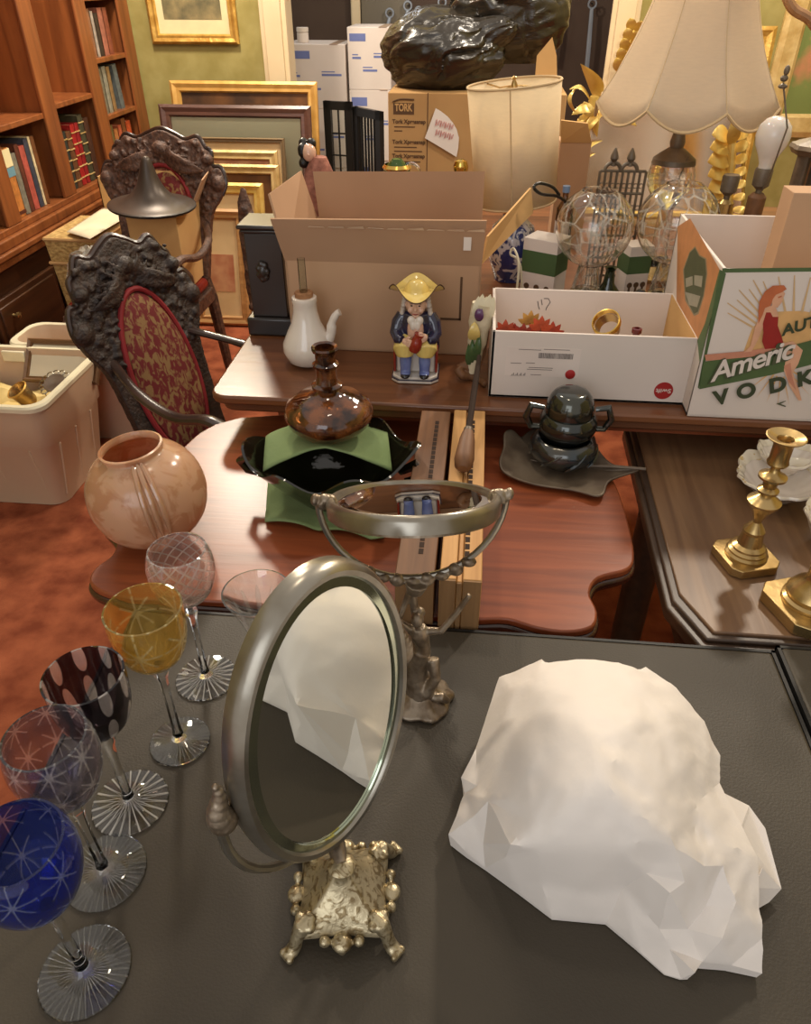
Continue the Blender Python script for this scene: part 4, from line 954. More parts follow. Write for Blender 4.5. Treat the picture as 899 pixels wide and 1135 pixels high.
for s in (-1, 1): b.ball((s*.0088, -.0225, .1275), (.005, .0045, .0045), 10, 8); b.ball((s*.0065, -.0235, .1395), (.005, .0025, .0016), 10, 6); b.ball((s*.0168, -.008, .132), (.0025, .004, .005), 8, 6)
b.ball((0, -.0225, .1175), (.0062, .005, .0042), 10, 8); hd = b.build('head', M['skin'], t, remesh=.0009)
b = B()
for s in (-1, 1): b.ball((s*.0065, -.0262, .1362), (.0019, .0012, .0014), 8, 6)
b.tube([(s_*.0095, -.0252, .1392+.0006*(1-abs(s_))) for s_ in (-1, -.6, -.3)], .0006, 6); b.tube([(s_*.0095, -.0252, .1392+.0006*(1-abs(s_))) for s_ in (.3, .6, 1)], .0006, 6)
b.build('eyes', M['black_glaze'], hd)
b = B(); b.tube([(-.005, -.0272, .1225), (0, -.0282, .1218), (.005, -.0272, .1225)], [.0006, .0011, .0006], 6); b.build('mouth', M['red_glaze'], hd)
b = B()
for s in (-1, 1):
    for k in range(5): b.ball((s*(.019+.0012*k), -.006+.002*(k % 2), .144-.0068*k), (.0052, .008, .0050), 10, 8)
b.ball((0, .004, .135), (.0185, .014, .02)); b.build('curled_hair', M['hair'], hd, remesh=.0014)
def brim(th, r, z):
    k = max(0, (r-.018)/.026); c3 = .5+.5*cos(3*(th-PI/2-.05))
    return (r*(1-.10*k*c3+.06*k*(1-c3)), z+.0155*k*k*c3 - .0035*k*(1-c3))
B().lathe([(.0005, .150), (.020, .150), (.034, .150), (.045, .1505), (.0455, .1525), (.034, .1535), (.021, .1545), (.019, .160), (.0135, .168), (.006, .1715), (.0005, .172)], 72, fr=brim, cap=False).build('tricorn_hat', M['yellow'], t, angle=70); hat = t.children[-1]
def brim2(th, r, z): q = brim(th, r, z); return (q[0]+.0004, q[1]+.0003)
B().lathe([(.0453, .1503), (.0462, .1515), (.0453, .1528)], 72, fr=brim2, loop=True).build('hat_braid', M['brown_ink'], t)

# flower-moulded wall vase on a twisted brown foot
p = PZ(520, 420, ZB); t = thing('tulip_vase', 'slim white ceramic vase with moulded tulips on a brown root foot', 'vase', (p.x, p.y, ZB+.001))
b = B(); b.tube(spline([(.004, 0, .012), (.008, 0, .045), (.012, .002, .09), (.018, .004, .135)], 4), [.010]*3+[.0125]*3+[.0165]*3+[.0200]*4, 16, flat=.8)
b.build('vase_body', mat('cream_bisque', C(222, 208, 178), .5, col2=C(198, 184, 150), scale=40, bump=.4), t)
b = B()
for k in range(5): b.leaf((.008+.003*k, -.006, .11), (.008+.0065*k, -.004, .150+.004*(k % 2)), (0, -1, 0), .08, .5)
b.build('leaf_rim', mat('cream_bisque_leaf', C(224, 212, 180), .5), t)
b = B(); b.ball((.004, -.013, .094), (.008, .006, .014)); b.leaf((.001, -.014, .078), (.004, -.018, .112), (0, -1, 0), .2, .5); b.leaf((.007, -.014, .078), (.006, -.018, .110), (0, -1, 0), .2, .5); lab(b.build('tulip_flower', M['yellow'], t), 'moulded yellow tulip')
b = B(); b.ball((.010, -.014, .122), (.007, .005, .011)); b.leaf((.010, -.015, .112), (.015, -.019, .135), (0, -1, 0), .2, .5); lab(b.build('tulip_flower', mat('purple_glaze', C(96, 56, 96), .2, coat=.5), t), 'moulded purple tulip')
b = B()
for a, c in (((.002, -.010, .035), (.002, -.014, .08)), ((.008, -.011, .04), (.014, -.016, .09)), ((-.002, -.009, .03), (-.004, -.012, .07))): b.leaf(a, c, (0, -1, 0), .15, .28)
b.build('green_leaves', mat('green_glaze', C(70, 96, 56), .2, coat=.5), t)
b = B(); b.tube(spline([(-.022, -.004, .020), (-.012, -.010, .010), (.004, -.004, .006), (.022, -.020, .006), (.028, -.034, .006)], 4), [.008]*5+[.007]*5+[.006]*5+[.005]*2, 10)
b.tube([(-.02, 0, .018), (-.008, .004, .024), (.004, 0, .016)], [.007, .009, .008], 10); b.tube([(.010, 0, .006), (.022, .006, .05), (.026, .008, .10), (.024, .01, .14)], [.006, .006, .0045, .003], 8)
b.build('root_foot', M['dark_rail'], t, remesh=.0016)

# white carton with maple leaves
sx0, sx1, sy0 = .031, .356, 1.139
sy1 = 1.345; sz = PY(657, 371, sy0).z
t = thing('white_carton', 'open white cardboard carton printed with a round red logo', 'box', ((sx0+sx1)/2, (sy0+sy1)/2, ZB))
b = B(); th = .005
b.span((sx0, sy0, ZB+.001), (sx1, sy1, ZB+.006))
for p, q in (((sx0, sy0), (sx1, sy0+th)), ((sx0, sy1-th), (sx1, sy1)), ((sx0, sy0), (sx0+th, sy1)), ((sx1-th, sy0), (sx1, sy1))): b.span((*p, ZB+.001), (*q, sz))
b.build('carton', M['white_card'], t, world=True, bevel=.0008)
b = B(); b.span((sx1-.0065, sy0+.004, ZB+.006), (sx1-.0048, sy1-.004, sz-.001)); b.build('inner_side', M['card_pale'], t, world=True)
lg = PY(735.5, 433, sy0)
b = B(); b.lathe([(0, 0), (.0152, 0), (.0152, .0006), (0, .0006)], 40, c=(lg.x, sy0, lg.z), M=Matrix.Rotation(PI/2, 4, 'X')); b.build('round_logo', M['red_ink'], t, world=True)
text(S, 'Swift', .0105, basis((lg.x+.0122, sy0-.0007, lg.z+.0036), (-1, 0, -.02), (0, 0, -1)), M['white_card'], t, width=.0245, bold=.0001)
lbx = PY(600, 400, sy0)
b = B(); l0 = PY(562, 384, sy0); l1 = PY(640, 419, sy0); b.span((l0.x, sy0-.0003, l1.z), (l1.x, sy0, l0.z)); b.build('address_label', mat('label_white', C(230, 216, 206), .6), t, world=True)
b = B(); r_ = random.Random(3)
xx = PY(597, 394, sy0).x; xe = PY(635, 394, sy0).x; z0_ = PY(600, 397, sy0).z; z1_ = PY(600, 391, sy0).z
while xx < xe: w2 = r_.choice((.0004, .0008, .0012)); b.span((xx, sy0-.0006, z0_), (xx+w2, sy0-.0003, z1_)); xx += w2+r_.choice((.0004, .0007))
for (pa, pb_, yy_) in ((575, 600, 387), (603, 632, 387), (566, 578, 402), (583, 593, 402), (586, 613, 407), (584, 612, 409), (588, 600, 415)):
    a_, c_ = PY(pa, yy_, sy0), PY(pb_, yy_, sy0); b.span((a_.x, sy0-.0006, a_.z-.0005), (c_.x, sy0-.0003, a_.z+.0004))
for k in range(12): a_ = PY(566+1.4*k, 415, sy0); b.span((a_.x, sy0-.0006, a_.z-.002), (a_.x+.0012, sy0-.0003, a_.z+.002*(k % 3-.5)))
b.build('printed_barcode', M['grey_ink'], t, world=True)
hp = PY(632, 415, sy0); b = B(); b.ball((hp.x, sy0, hp.z), (.0085, .003, .0085), 16, 8); lab(b.build('red_seal', M['red_ink'], t, world=True), 'small red and white round seal')
# handwritten mark on the inside back
b = B(); z_ = PY(600, 340, sy1-.006)
b.tube([PY(x, y, sy1-.0055) for x, y in ((596, 334), (597, 340), (598, 343))], .0006, 6); b.tube([PY(x, y, sy1-.0055) for x, y in ((603, 331), (608, 331), (610, 335), (606, 341), (605, 344))], .0006, 6)
b.tube([PY(x, y, sy1-.0055) for x, y in ((600, 332), (601, 338))], .0006, 6); b.build('pen_mark', M['ink'], t, world=True)
LEAFY = ((560, 362, (176, 66, 34)), (570, 366, (166, 52, 26)), (588, 352, (206, 156, 72)), (600, 358, (190, 74, 34)), (612, 364, (178, 58, 30)), (596, 366, (172, 50, 30)), (580, 366, (150, 44, 26)))
for k, (x, y, c) in enumerate(LEAFY):
    p = PY(x, y, 1.20+.012*(k % 3)); nm_ = ('rust-red leaf tip at the left end', 'dark rust leaf second from the left end', 'yellow-gold upright leaf, the only yellow one', 'orange-red leaf standing right of the yellow one', 'orange leaf at the right of the cluster', 'deep red leaf under the orange-red one', 'brown-red leaf low beneath the yellow one')[k]
    mm = mat('autumn_leaf', C(*c), .6, col2=C(*[int(v*.8) for v in c]), scale=60)
    o = thing('silk_leaf', nm_ + ' of the autumn leaves in the white carton', 'leaf', p, 0, 'silk autumn leaves in the white carton')
    b = B()
    for a in (-1.25, -.65, 0, .65, 1.25): b.leaf((0, 0, -.01), (.022*sin(a), -.003, -.01+.024*cos(a)), (0, -1, 0), .12, .5, thick=.05)
    b.build('leaf_blade', mm, o); B().tube([(0, 0, -.008), (.002, .006, -.045), (.003, .01, p.z*0-.065)], .0009, 6).build('leaf_stalk', M['brown_ink'], o)
p = PY(673, 360, 1.23); t = thing('gold_bangle', 'gold ribbed ring tilted inside the white carton', 'bangle', p)
b = B(); mt = Matrix.Rotation(.35, 4, 'Y') @ Matrix.Rotation(-.9, 4, 'X')
mt = Matrix.Rotation(-.5, 4, 'Y') @ Matrix.Rotation(.6, 4, 'X')
for k in range(3):
    tb = Matrix.Translation((0, 0, .004*k)); b.lathe([(.0215, .004*k), (.0235, .004*k+.0005), (.024, .004*k+.002), (.0235, .004*k+.0035), (.0215, .004*k+.004)], 40, M=mt, loop=True)
b.build('ribbed_ring', M['gold'], t)
B().lathe([(.018, -.02), (.021, 0), (.0205, 0), (.017, -.02)], 32, M=mt, loop=True).build('inner_ring', M['brass'], t)
p = PY(706, 366, 1.22); t = thing('ruby_bottle', 'small ruby glass bottle neck showing in the white carton', 'bottle', (p.x, 1.22, ZB+.007))
hh = p.z-ZB-.007; RB = mat('ruby_glass', C(120, 20, 24), .05, trans=.4, coat=.6)
B().lathe([(0, 0), (.018, 0), (.018, hh*.5), (.0065, hh*.75), (.0055, hh-.004), (0, hh-.004)], 24).build('body', RB, t)
B().lathe([(.0045, hh-.005), (.0085, hh-.004), (.0085, hh+.003), (.0045, hh+.004)], 24, loop=True).build('lip', RB, t)

# vodka carton
vx0, vx1, vy0, vy1 = .352, .60, 1.10, 1.405
vz = PY(802, 298, vy0).z
t = thing('printed_carton', 'tall green and white printed vodka carton with a woman in red', 'box', ((vx0+vx1)/2, (vy0+vy1)/2, ZB))
b = B(); th = .005
b.span((vx0, vy0, ZB+.001), (vx1, vy1, ZB+.006))
for p, q in (((vx0, vy0), (vx1, vy0+th)), ((vx0, vy1-th), (vx1, vy1)), ((vx0, vy0), (vx0+th, vy1)), ((vx1-th, vy0), (vx1, vy1))): b.span((*p, ZB+.001), (*q, vz))
b.build('carton', M['white_card'], t, world=True, bevel=.0008)
PR = {k: mat('print_'+k, C(*c), .5, col2=C(*[min(255, int(v*.94)) for v in c]), scale=50) for k, c in dict(green=(82, 104, 62), sun=(226, 178, 116), ray=(216, 180, 132), skin=(226, 172, 138), hair=(196, 108, 66), suit=(158, 40, 34), white=(228, 216, 206), dark=(60, 70, 46), amber=(192, 132, 84), shield=(78, 84, 58), shield2=(140, 128, 100), grey=(150, 146, 128), blush=(206, 140, 112)).items()}
PK = list(PR)
class Print:                       # flat ink layers on the face of the carton
    def __init__(s): s.b = B(); s.k = 0
    def front(s, poly, ink):
        s.k += 1; y = vy0-.0003-.00006*s.k; s.b.mi = PK.index(ink)
        pts_ = []
        for x, yy in poly:
            p = PY(x, yy, vy0); pts_.append(Vector((min(p.x, vx1-.001), y, p.z)))
        s.b.poly(pts_)
z4 = lambda L: [(750+x*.24669, 200+y*.24669) for x, y in L]
pt = Print()
pt.front(z4([(205, 395), (700, 390), (700, 408), (205, 414)]), 'green'); pt.front(z4([(196, 400), (222, 418), (120, 850), (100, 935), (95, 930)]), 'green')
pt.front(z4([(300, 770), (340, 660), (430, 590), (560, 585), (640, 600), (700, 720), (700, 780)]), 'sun')
for k in range(34):
    a = math.radians(200-6.2*k); ca, sa = cos(a), -sin(a); c0 = (520, 760); r0, r1 = 175, 335+25*(k % 2)
    w_a = .034
    q4 = [(c0[0]+r0*cos(a-w_a), c0[1]-r0*sin(a-w_a)), (c0[0]+r0*cos(a+w_a), c0[1]-r0*sin(a+w_a)), (c0[0]+r1*cos(a+w_a*.2), c0[1]-r1*sin(a+w_a*.2)), (c0[0]+r1*cos(a-w_a*.2), c0[1]-r1*sin(a-w_a*.2))]
    if all(p[0] > 205 and p[1] < 790 and p[1] > 425 for p in q4): pt.front(z4(q4), 'ray')
for k in range(9):
    a = math.radians(205+15*k); q4 = [(470+60*cos(a-.06), 820-60*sin(a-.06)), (470+60*cos(a+.06), 820-60*sin(a+.06)), (470+200*cos(a), 820-190*sin(a))]
    pt.front(z4(q4), 'sun')
pt.front(z4([(120, 812), (330, 782), (520, 738), (700, 690), (700, 800), (420, 872), (100, 935)]), 'green')
pt.front(z4([(125, 780), (330, 762), (420, 745), (430, 772), (330, 790), (130, 808)]), 'blush')
# the seated woman: legs, arm, suit, head, hair
pt.front(z4([(445, 735), (520, 720), (565, 760), (545, 820), (520, 860), (545, 930), (560, 985), (545, 985), (505, 920), (480, 850), (490, 790), (430, 770)]), 'skin')
pt.front(z4([(480, 830), (510, 815), (515, 870), (535, 940), (500, 900)]), 'blush')
pt.front(z4([(400, 560), (425, 590), (385, 660), (360, 720), (335, 765), (300, 770), (330, 740), (350, 660), (375, 590)]), 'skin')
pt.front(z4([(395, 560), (440, 560), (455, 600), (440, 640), (400, 650), (385, 600)]), 'skin')
pt.front(z4([(385, 640), (400, 590), (420, 590), (430, 610), (455, 610), (452, 650), (470, 700), (480, 735), (440, 750), (395, 755), (382, 720), (388, 680)]), 'suit')
pt.front(z4([(430, 500), (470, 485), (485, 505), (470, 545), (450, 570), (425, 560)]), 'skin')
pt.front(z4([(365, 580), (370, 540), (395, 495), (430, 470), (480, 468), (492, 485), (470, 500), (445, 510), (430, 530), (420, 560), (395, 570), (385, 600), (365, 640)]), 'hair')
pt.front(z4([(452, 520), (470, 514), (470, 520), (455, 526)]), 'hair')
pt.front(z4([(445, 1000), (490, 985), (485, 990), (465, 1000), (490, 1010), (485, 1014)]), 'shield')
o = pt.b.build('printed_picture', [PR[k] for k in PK], t, world=True, smooth=False)
def fpos(x, y): p = PY(*z4([(x, y)])[0], vy0); return p
for body, (xa, ya), (xb, yb), sz_, m_, sh, wd, bo in (('AUT', (470, 692), (600, 655), .024, PR['dark'], .15, None, .0008), ('American', (150, 900), (820, 700), .034, PR['white'], .35, None, .0016),
    ('V', (170, 1003), (300, 970), .034, PR['dark'], 0, None, .0016), ('O', (270, 978), (400, 945), .034, PR['dark'], 0, None, .0016), ('D', (412, 950), (540, 920), .034, PR['dark'], 0, None, .0016), ('K', (538, 920), (640, 895), .034, PR['dark'], 0, None, .0016)):
    a_, c_ = fpos(xa, ya), fpos(xb, yb); dx = Vector((c_.x-a_.x, 0, c_.z-a_.z)).normalized()
    if body == 'American':
        text(S, 'Americ', .044, basis((a_.x, vy0-.0046, a_.z), dx, (-dx.z, 0, dx.x)), PR['shield'], t, shear=.35, bold=.0026, spacing=.92, width=.128, depth=.0002)
        text(S, 'Americ', .044, basis((a_.x+.0008, vy0-.0052, a_.z+.0008), dx, (-dx.z, 0, dx.x)), PR['white'], t, shear=.35, bold=.0008, spacing=.92, width=.126, depth=.0002)
    else:
        text(S, body, sz_, basis((a_.x, vy0-.0050, a_.z), dx, (-dx.z, 0, dx.x)), m_, t, shear=sh, bold=bo, depth=.0002)
# side face: amber gradient panel with a green shield
b = B(); z5 = lambda L: [PX(750+x*.24669, 200+y*.24669, vx0) for x, y in L]
def side(L, ink, k):
    b.mi = PK.index(ink); b.poly([Vector((vx0-.0004-.0002*k, min(max(p.y, vy0), vy1), p.z)) for p in z5(L)])
side([(62, 170), (195, 400), (125, 740), (90, 720), (0, 560), (0, 200)], 'amber', 0)
side([(195, 398), (203, 420), (150, 640), (110, 830), (95, 720), (130, 640)], 'green', 1)
side([(30, 400), (60, 320), (85, 295), (105, 335), (135, 350), (140, 420), (125, 520), (100, 600), (80, 610), (40, 540)], 'shield2', 1)
side([(35, 400), (62, 325), (85, 303), (103, 340), (130, 355), (135, 420), (122, 515), (98, 590), (80, 600), (44, 530)], 'shield', 2)
side([(42, 440), (75, 430), (75, 470), (45, 480)], 'grey', 3); side([(82, 425), (120, 430), (115, 480), (82, 470)], 'grey', 3); side([(40, 500), (110, 520), (95, 570), (60, 560)], 'grey', 3)
b.build('printed_side', [PR[k] for k in PK], t, world=True, smooth=False)
q = PY(878, 212, 1.24)
c_ = thing('plain_carton', 'plain brown cardboard carton standing inside the printed carton at the right edge', 'box', (q.x+.09, 1.29, ZB+.007))
b = B(); b.span((-.09, -.06, 0), (.07, -.01, q.z-ZB-.007)); b.build('carton', M['card'], c_, bevel=.001)
b = B(); b.span((-.0905, -.0605, (q.z-ZB)*.5), (.07, -.0598, (q.z-ZB)*.5+.03)); b.build('parcel_tape', TP, c_)
# ------------------------------------------------------------------ lamps and glass at the back of the long table
def crystal(px, py, y, r, label):
    p = PY(px, py, y); zc = p.z - ZB - .001; t = thing('crystal_globe', label, 'globe', (p.x, y, ZB+.001), random.random(), 'cut crystal globes on pedestal feet')
    B().lathe([(0, 0), (.040, 0), (.041, .006), (.030, .014), (.018, .030), (.015, .042), (.022, .054), (.030, .060), (.030, .064), (0, .064)], 40).build('pedestal_foot', M['crystal_foot'], t, angle=40)
    zb_ = .066; a0 = math.asin(max(-1, min(1, (zb_-zc)/r*.98)))
    pts_ = []
    for i in range(19):
        a = a0 + (1.10-a0)*i/18; pts_.append((max(.020, r*cos(a)), zc + r*sin(a)))
    pts_ = [(.026, zb_), (.028, zb_+.004)] + [q for q in pts_ if q[1] > zb_+.006] + [(r*cos(1.10)-.001, zc+r*sin(1.10)+.002)]
    inn = [(max(.003, x-.0032), z) for x, z in pts_][::-1]
    B().lathe([(.0005, zb_)]+pts_+inn+[(.0005, zb_+.004)], 64, cap=False).build('globe', M['crystal'], t, angle=60)
crystal(659, 252, 1.50, .0735, 'cut crystal globe on a pedestal foot behind the white carton, left one')
crystal(751, 247, 1.50, .0755, 'cut crystal globe on a pedestal foot beside the printed carton, right one')

def bell_shade(t, z0, z1, r0, r1, n=8, m=None, name='lamp_shade'):
    b = B(); N = 96; rings = []
    for k in range(13):
        f = k/12; z = z0+(z1-z0)*f; r = r0 + (r1-r0)*(1-(1-f)**1.75)
        ring = []
        for i in range(N):
            th = 2*PI*i/N + .2; g = abs(((th-.2)*n/(2*PI)) % 1 - .5)*2      # 0 mid gore .. 1 seam
            rr_ = r*(1-.035*(1-g**2)*(1-f)*1.0 - .02*(1-g**2)); 
            zz = z - (.034*(1-g**2)*(1-f)**7)
            ring.append(b.bm.verts.new((rr_*cos(th), rr_*sin(th), zz)))
        rings.append(ring)
    for a, c in zip(rings, rings[1:]):
        for i in range(N): b.face((a[i], a[(i+1) % N], c[(i+1) % N], c[i]))
    edge = [v.co.copy() for v in rings[0]]; top = [v.co.copy() for v in rings[-1]]
    seams = [[rings[k][i].co.copy() for k in range(13)] for i in range(0, N, N//n)]
    sh = b.build(name, m or M['shade'], t, angle=70, solid=.0015); t = sh
    B().tube(edge+[edge[0]], .0032, 6).build('braid', M['cord_trim'], t); B().tube(top+[top[0]], .003, 6).build('braid', M['cord_trim'], t)
    b = B()
    for s_ in seams: b.tube([Vector((v.x*1.002, v.y*1.002, v.z)) for v in s_], .0011, 5)
    b.build('gore_seam', M['cord_trim'], t)
lc = PY(760, 112, 1.80)
t = thing('table_lamp', 'large table lamp with cream scalloped bell shade and glass globe base', 'lamp', (lc.x, 1.80, ZB+.001))
zs = lc.z-ZB
bell_shade(t, zs, zs+.275, .190, .082)
gz = PY(756, 195, 1.8).z-ZB
B().lathe([(.0005, .03), (.030, .03), (.022, .06), (.018, gz-.07), (.030, gz-.052), (.048, gz-.022), (.052, gz), (.046, gz+.022), (.036, gz+.030), (.0005, gz+.03)], 40, cap=False).build('glass_body', M['crystal'], t)
B().lathe([(0, 0), (.06, 0), (.06, .008), (.045, .014), (.035, .030), (0, .03)], 40).build('foot', M['brass'], t)
B().lathe([(.0, gz+.028), (.047, gz+.024), (.045, gz+.034), (.026, gz+.048), (.014, gz+.056), (.016, gz+.066), (.012, gz+.085), (.012, zs+.07), (0, zs+.07)], 36).build('bronze_cap', M['pewter'], t)
b = B(); b.tube([(.012, 0, zs), (.055, 0, zs+.06), (.055, 0, zs+.2), (0, 0, zs+.27), (-.055, 0, zs+.2), (-.055, 0, zs+.06), (-.012, 0, zs)], .002, 6)
for k in range(3): a = k*2*PI/3; b.tube([(0, 0, zs+.272), (.082*cos(a), .082*sin(a), zs+.272)], .0016, 6)
b.build('harp', M['brass'], t)
b = B(); b.tube([(.02, -.035, gz+.046), (.012, -.042, gz+.02), (.002, -.05, gz-.012)], .0012, 6); b.build('pull_chain', M['pewter'], t)

# drum shade lamp on a blue and white jar
dtop = PY(570, 92, 1.75); dbot = PY(571.5, 224, 1.75)
t = thing('table_lamp', 'table lamp with tall cream drum shade on a blue and white jar', 'lamp', (dbot.x, 1.75, ZB+.001))
z0, z1 = dbot.z-ZB, dtop.z-ZB; tm = Matrix.Translation((0, 0, z0)) @ Matrix.Rotation(-math.atan2(dbot.x-dtop.x, z1-z0), 4, 'Y')
hs = z1-z0
B().lathe([(.0870, 0), (.0955, hs)], 64, M=tm, cap=False).build('lamp_shade', M['drum'], t, solid=.0015)
for r_, z_ in ((.0872, .001), (.0957, hs)):
    pp = [tm @ Vector((r_*cos(a*PI/24), r_*sin(a*PI/24), z_)) for a in range(49)]; B().tube(pp, .0024, 6).build('tape_binding', M['cord_trim'], t)
B().tube([tm @ Vector((-.010, -.0876, 0)), tm @ Vector((-.010, -.0962, hs))], .0013, 6).build('shade_seam', M['cord_trim'], t)
b = B()
for a in (-.15, 2.2, 4.0): b.tube([tm @ Vector((0, 0, hs-.004)), tm @ Vector((.05*cos(a), .05*sin(a), hs-.010)), tm @ Vector((.094*cos(a), .094*sin(a), hs-.004))], .0016, 6)
b.lathe([(0, hs-.014), (.006, hs-.014), (.007, hs-.004), (.003, hs+.006), (.005, hs+.010), (.0, hs+.014)], 14, M=tm)
b.build('spider_fitter', M['brass'], t)
B().tube([(0, 0, z0-.03), tm @ Vector((0, 0, hs-.01))], .003, 8).build('rod', M['brass'], t)
B().lathe([(0, 0), (.036, 0), (.036, .008), (.040, .014), (.052, .05), (.0545, .09), (.046, .120), (.030, .134), (.026, .140), (.026, .150), (0, .15)], 44).build('jar', M['blue_white'], t)
B().lathe([(.0, .149), (.029, .149), (.030, .156), (.016, .162), (.010, z0-.02), (0, z0-.02)], 24).build('collar', M['gold'], t)

# gilt mirror with acanthus leaves
def mp(px, py, Y=2.30): p = PY(px, py, Y); p.y = Y + (p.z-1.0)*.12; return p
t = thing('gilt_mirror', 'gilt wall mirror framed with carved acanthus leaves, standing behind the lamps', 'mirror', (mp(730, 200).x, 2.30, ZB))
c0 = mp(640, 228); c1 = mp(820, 228); c2 = mp(836, 118); c3 = mp(662, 128)
b = B(); gl = [(c0.x, ZB+.02), (c1.x+.01, ZB+.02), (c2.x-.02, c3.z+.01), ((c0.x+c1.x)/2, c3.z+.03), (c0.x, c3.z)]
my = lambda z: 2.30+(z-1.0)*.12
b.add([Vector((x, my(z), z)) for x, z in gl]+[Vector((x, my(z)+.006, z)) for x, z in gl], ((0, 1, 2, 3, 4), (9, 8, 7, 6, 5), (0, 5, 6, 1), (1, 6, 7, 2), (2, 7, 8, 3), (3, 8, 9, 4), (4, 9, 5, 0)))
b.build('mirror_glass', mat('warm_mirror', C(232, 208, 180), .22, 1., col2=C(226, 200, 170), scale=5), t, world=True, smooth=False)
b = B(); b.tube([Vector((x, my(z)-.004, z)) for x, z in gl+[gl[0]]], .011, 8); b.build('moulding', M['gold_leaf'], t, world=True)
def L_(b, a, c, side, bend=.3, w=.4, Y=2.28): b.leaf(mp(*a, Y), mp(*c, Y-.01), side, bend, w)
b = B()
for a, c, s_, bd, w in (((664, 108), (645, 72), (-1, -.5, .3), -.18, .62), ((655, 112), (632, 100), (0, -.4, 1), .3, .4), ((640, 128), (640, 98), (-1, -.4, .2), .35, .4), ((660, 122), (634, 128), (0, -1, 1), .25, .5), ((656, 124), (640, 142), (-1, -1, 0), .25, .4),
    ((664, 122), (662, 152), (-1, -1, 0), .15, .4), ((668, 124), (650, 148), (-1, -1, 0), .2, .45), ((664, 126), (688, 132), (0, -1, 1), .2, .5), ((680, 130), (706, 140), (0, -1, 1), .2, .45), ((676, 126), (700, 124), (0, -1, .6), .2, .4), ((646, 116), (660, 130), (0, -1, 0), .3, .6), ((654, 110), (672, 118), (0, -1, 0), .3, .6)):
    L_(b, a, c, s_, bd, w)
b.build('leaf_crest', M['gold_leaf'], t, world=True)
b = B()
for a, c in (((648, 178), (668, 156)), ((644, 192), (660, 170)), ((642, 200), (636, 214))): L_(b, a, c, (-1, -.6, .6), .35, .35)
b.build('side_leaves', M['gold_leaf'], t, world=True)
t = thing('acanthus_ornament', 'pale gold carved acanthus spray standing between the lamp and the bulb', 'ornament', (mp(812, 220, 2.1).x, 2.1, ZB))
b = B(); b.tube([mp(x, y, 2.1) for x, y in ((806, 236), (808, 205), (811, 175), (814, 140))], [.012, .011, .012, .007], 10)
for k in range(7):
    yy = 140+13*k; 
    b.leaf(mp(809-.3*k, yy+12, 2.1), mp(790-2.2*min(k, 2)-.5*k, yy+10+2*k, 2.08), (-.3, -1, .6), .3, .85)
    b.leaf(mp(814-.4*k, yy+12, 2.1), mp(832-1.5*k, yy+8+1.5*k, 2.08), (.3, -1, .6), .3, .85)
b.leaf(mp(812, 160, 2.09), mp(815, 132, 2.06), (0, -1, 0), .2, .5)
b.build('carved_leaves', M['gold_leaf'], t, world=True)
b = B(); zf_ = mp(806, 236, 2.1); b.lathe([(0, 0), (.05, 0), (.05, .01), (.02, .03), (.014, zf_.z-ZB+.01), (0, zf_.z-ZB+.01)], 24, c=(zf_.x, 2.1, ZB+.001)); b.build('foot', M['gold_leaf'], t, world=True)
# gilt spray by the doorway trim
t = thing('gilt_hanging_spray', 'small gilt leaf spray hanging on the cream trim of the doorway', 'ornament', PY(698, 50, 4.46))
b = B()
for k in range(5):
    y = 78-11*k; b.leaf(PY(687+3.5*k, y, 4.46), PY(683+3.8*k, y-14, 4.42), (-.3, -1, .4), .2, .7); b.leaf(PY(690+3.5*k, y, 4.46), PY(700+3*k, y-11, 4.42), (.3, -1, .4), .2, .7)
b.tube([PY(686, 80, 4.47), PY(705, 28, 4.5), ], .012, 8)
b.build('leaves', M['gold_leaf'], t, world=True)

# pewter rack with two finials
t0 = PY(684, 232, 1.70); zt_ = PY(684, 190, 1.70).z
t = thing('filigree_rack', 'grey filigree letter rack with two pointed finials behind the crystal globe', 'rack', (t0.x, 1.70, ZB+.001))
hw = .047; hh = zt_-ZB
b = B(); b.span((-hw, -.008, 0), (hw, .008, .012))
for k in range(9): b.tube([(-hw+.0118*k, 0, .01), (-hw+.0118*k, 0, hh)], .0028, 6)
for j in range(6): b.tube([(-hw, 0, .03+(hh-.03)*j/5), (hw, 0, .03+(hh-.03)*j/5)], .003, 6)
for k in range(8):
    for j in range(5): b.lathe([(.004, -.002), (.0055, 0), (.004, .002)], 10, c=(-hw+.006+.0118*k, 0, .045+(hh-.03)*j/5), M=Matrix.Rotation(PI/2, 4, 'X'), loop=True)
b.build('filigree_panel', M['pewter'], t)
for dx in (-.022, .012):
    b = B(); b.tube(arc((dx, 0, hh), .016, 0, PI, 12), .004, 8); b.lathe([(.0, hh+.008), (.006, hh+.010), (.004, hh+.016), (.009, hh+.024), (.008, hh+.030), (.0015, hh+.044), (0, hh+.044)], 14, c=(dx, 0, 0)); b.build('finial', M['pewter'], t)
t = thing('carton', 'open brown cardboard carton between drum shade and gilt mirror', 'box', (PY(636, 190, 2.05).x, 2.05, ZB+.001))
b = B(); zz_ = PY(636, 155, 2.05).z-ZB; b.span((-.045, -.04, 0), (.030, .04, zz_)); b.build('carton', M['card'], t)
b = B(); b.poly([(-.045, -.04, zz_), (.03, -.04, zz_), (.012, -.06, zz_+.045), (-.05, -.055, zz_+.05)]); b.build('flap', M['card_pale'], t, solid=.004, smooth=False)

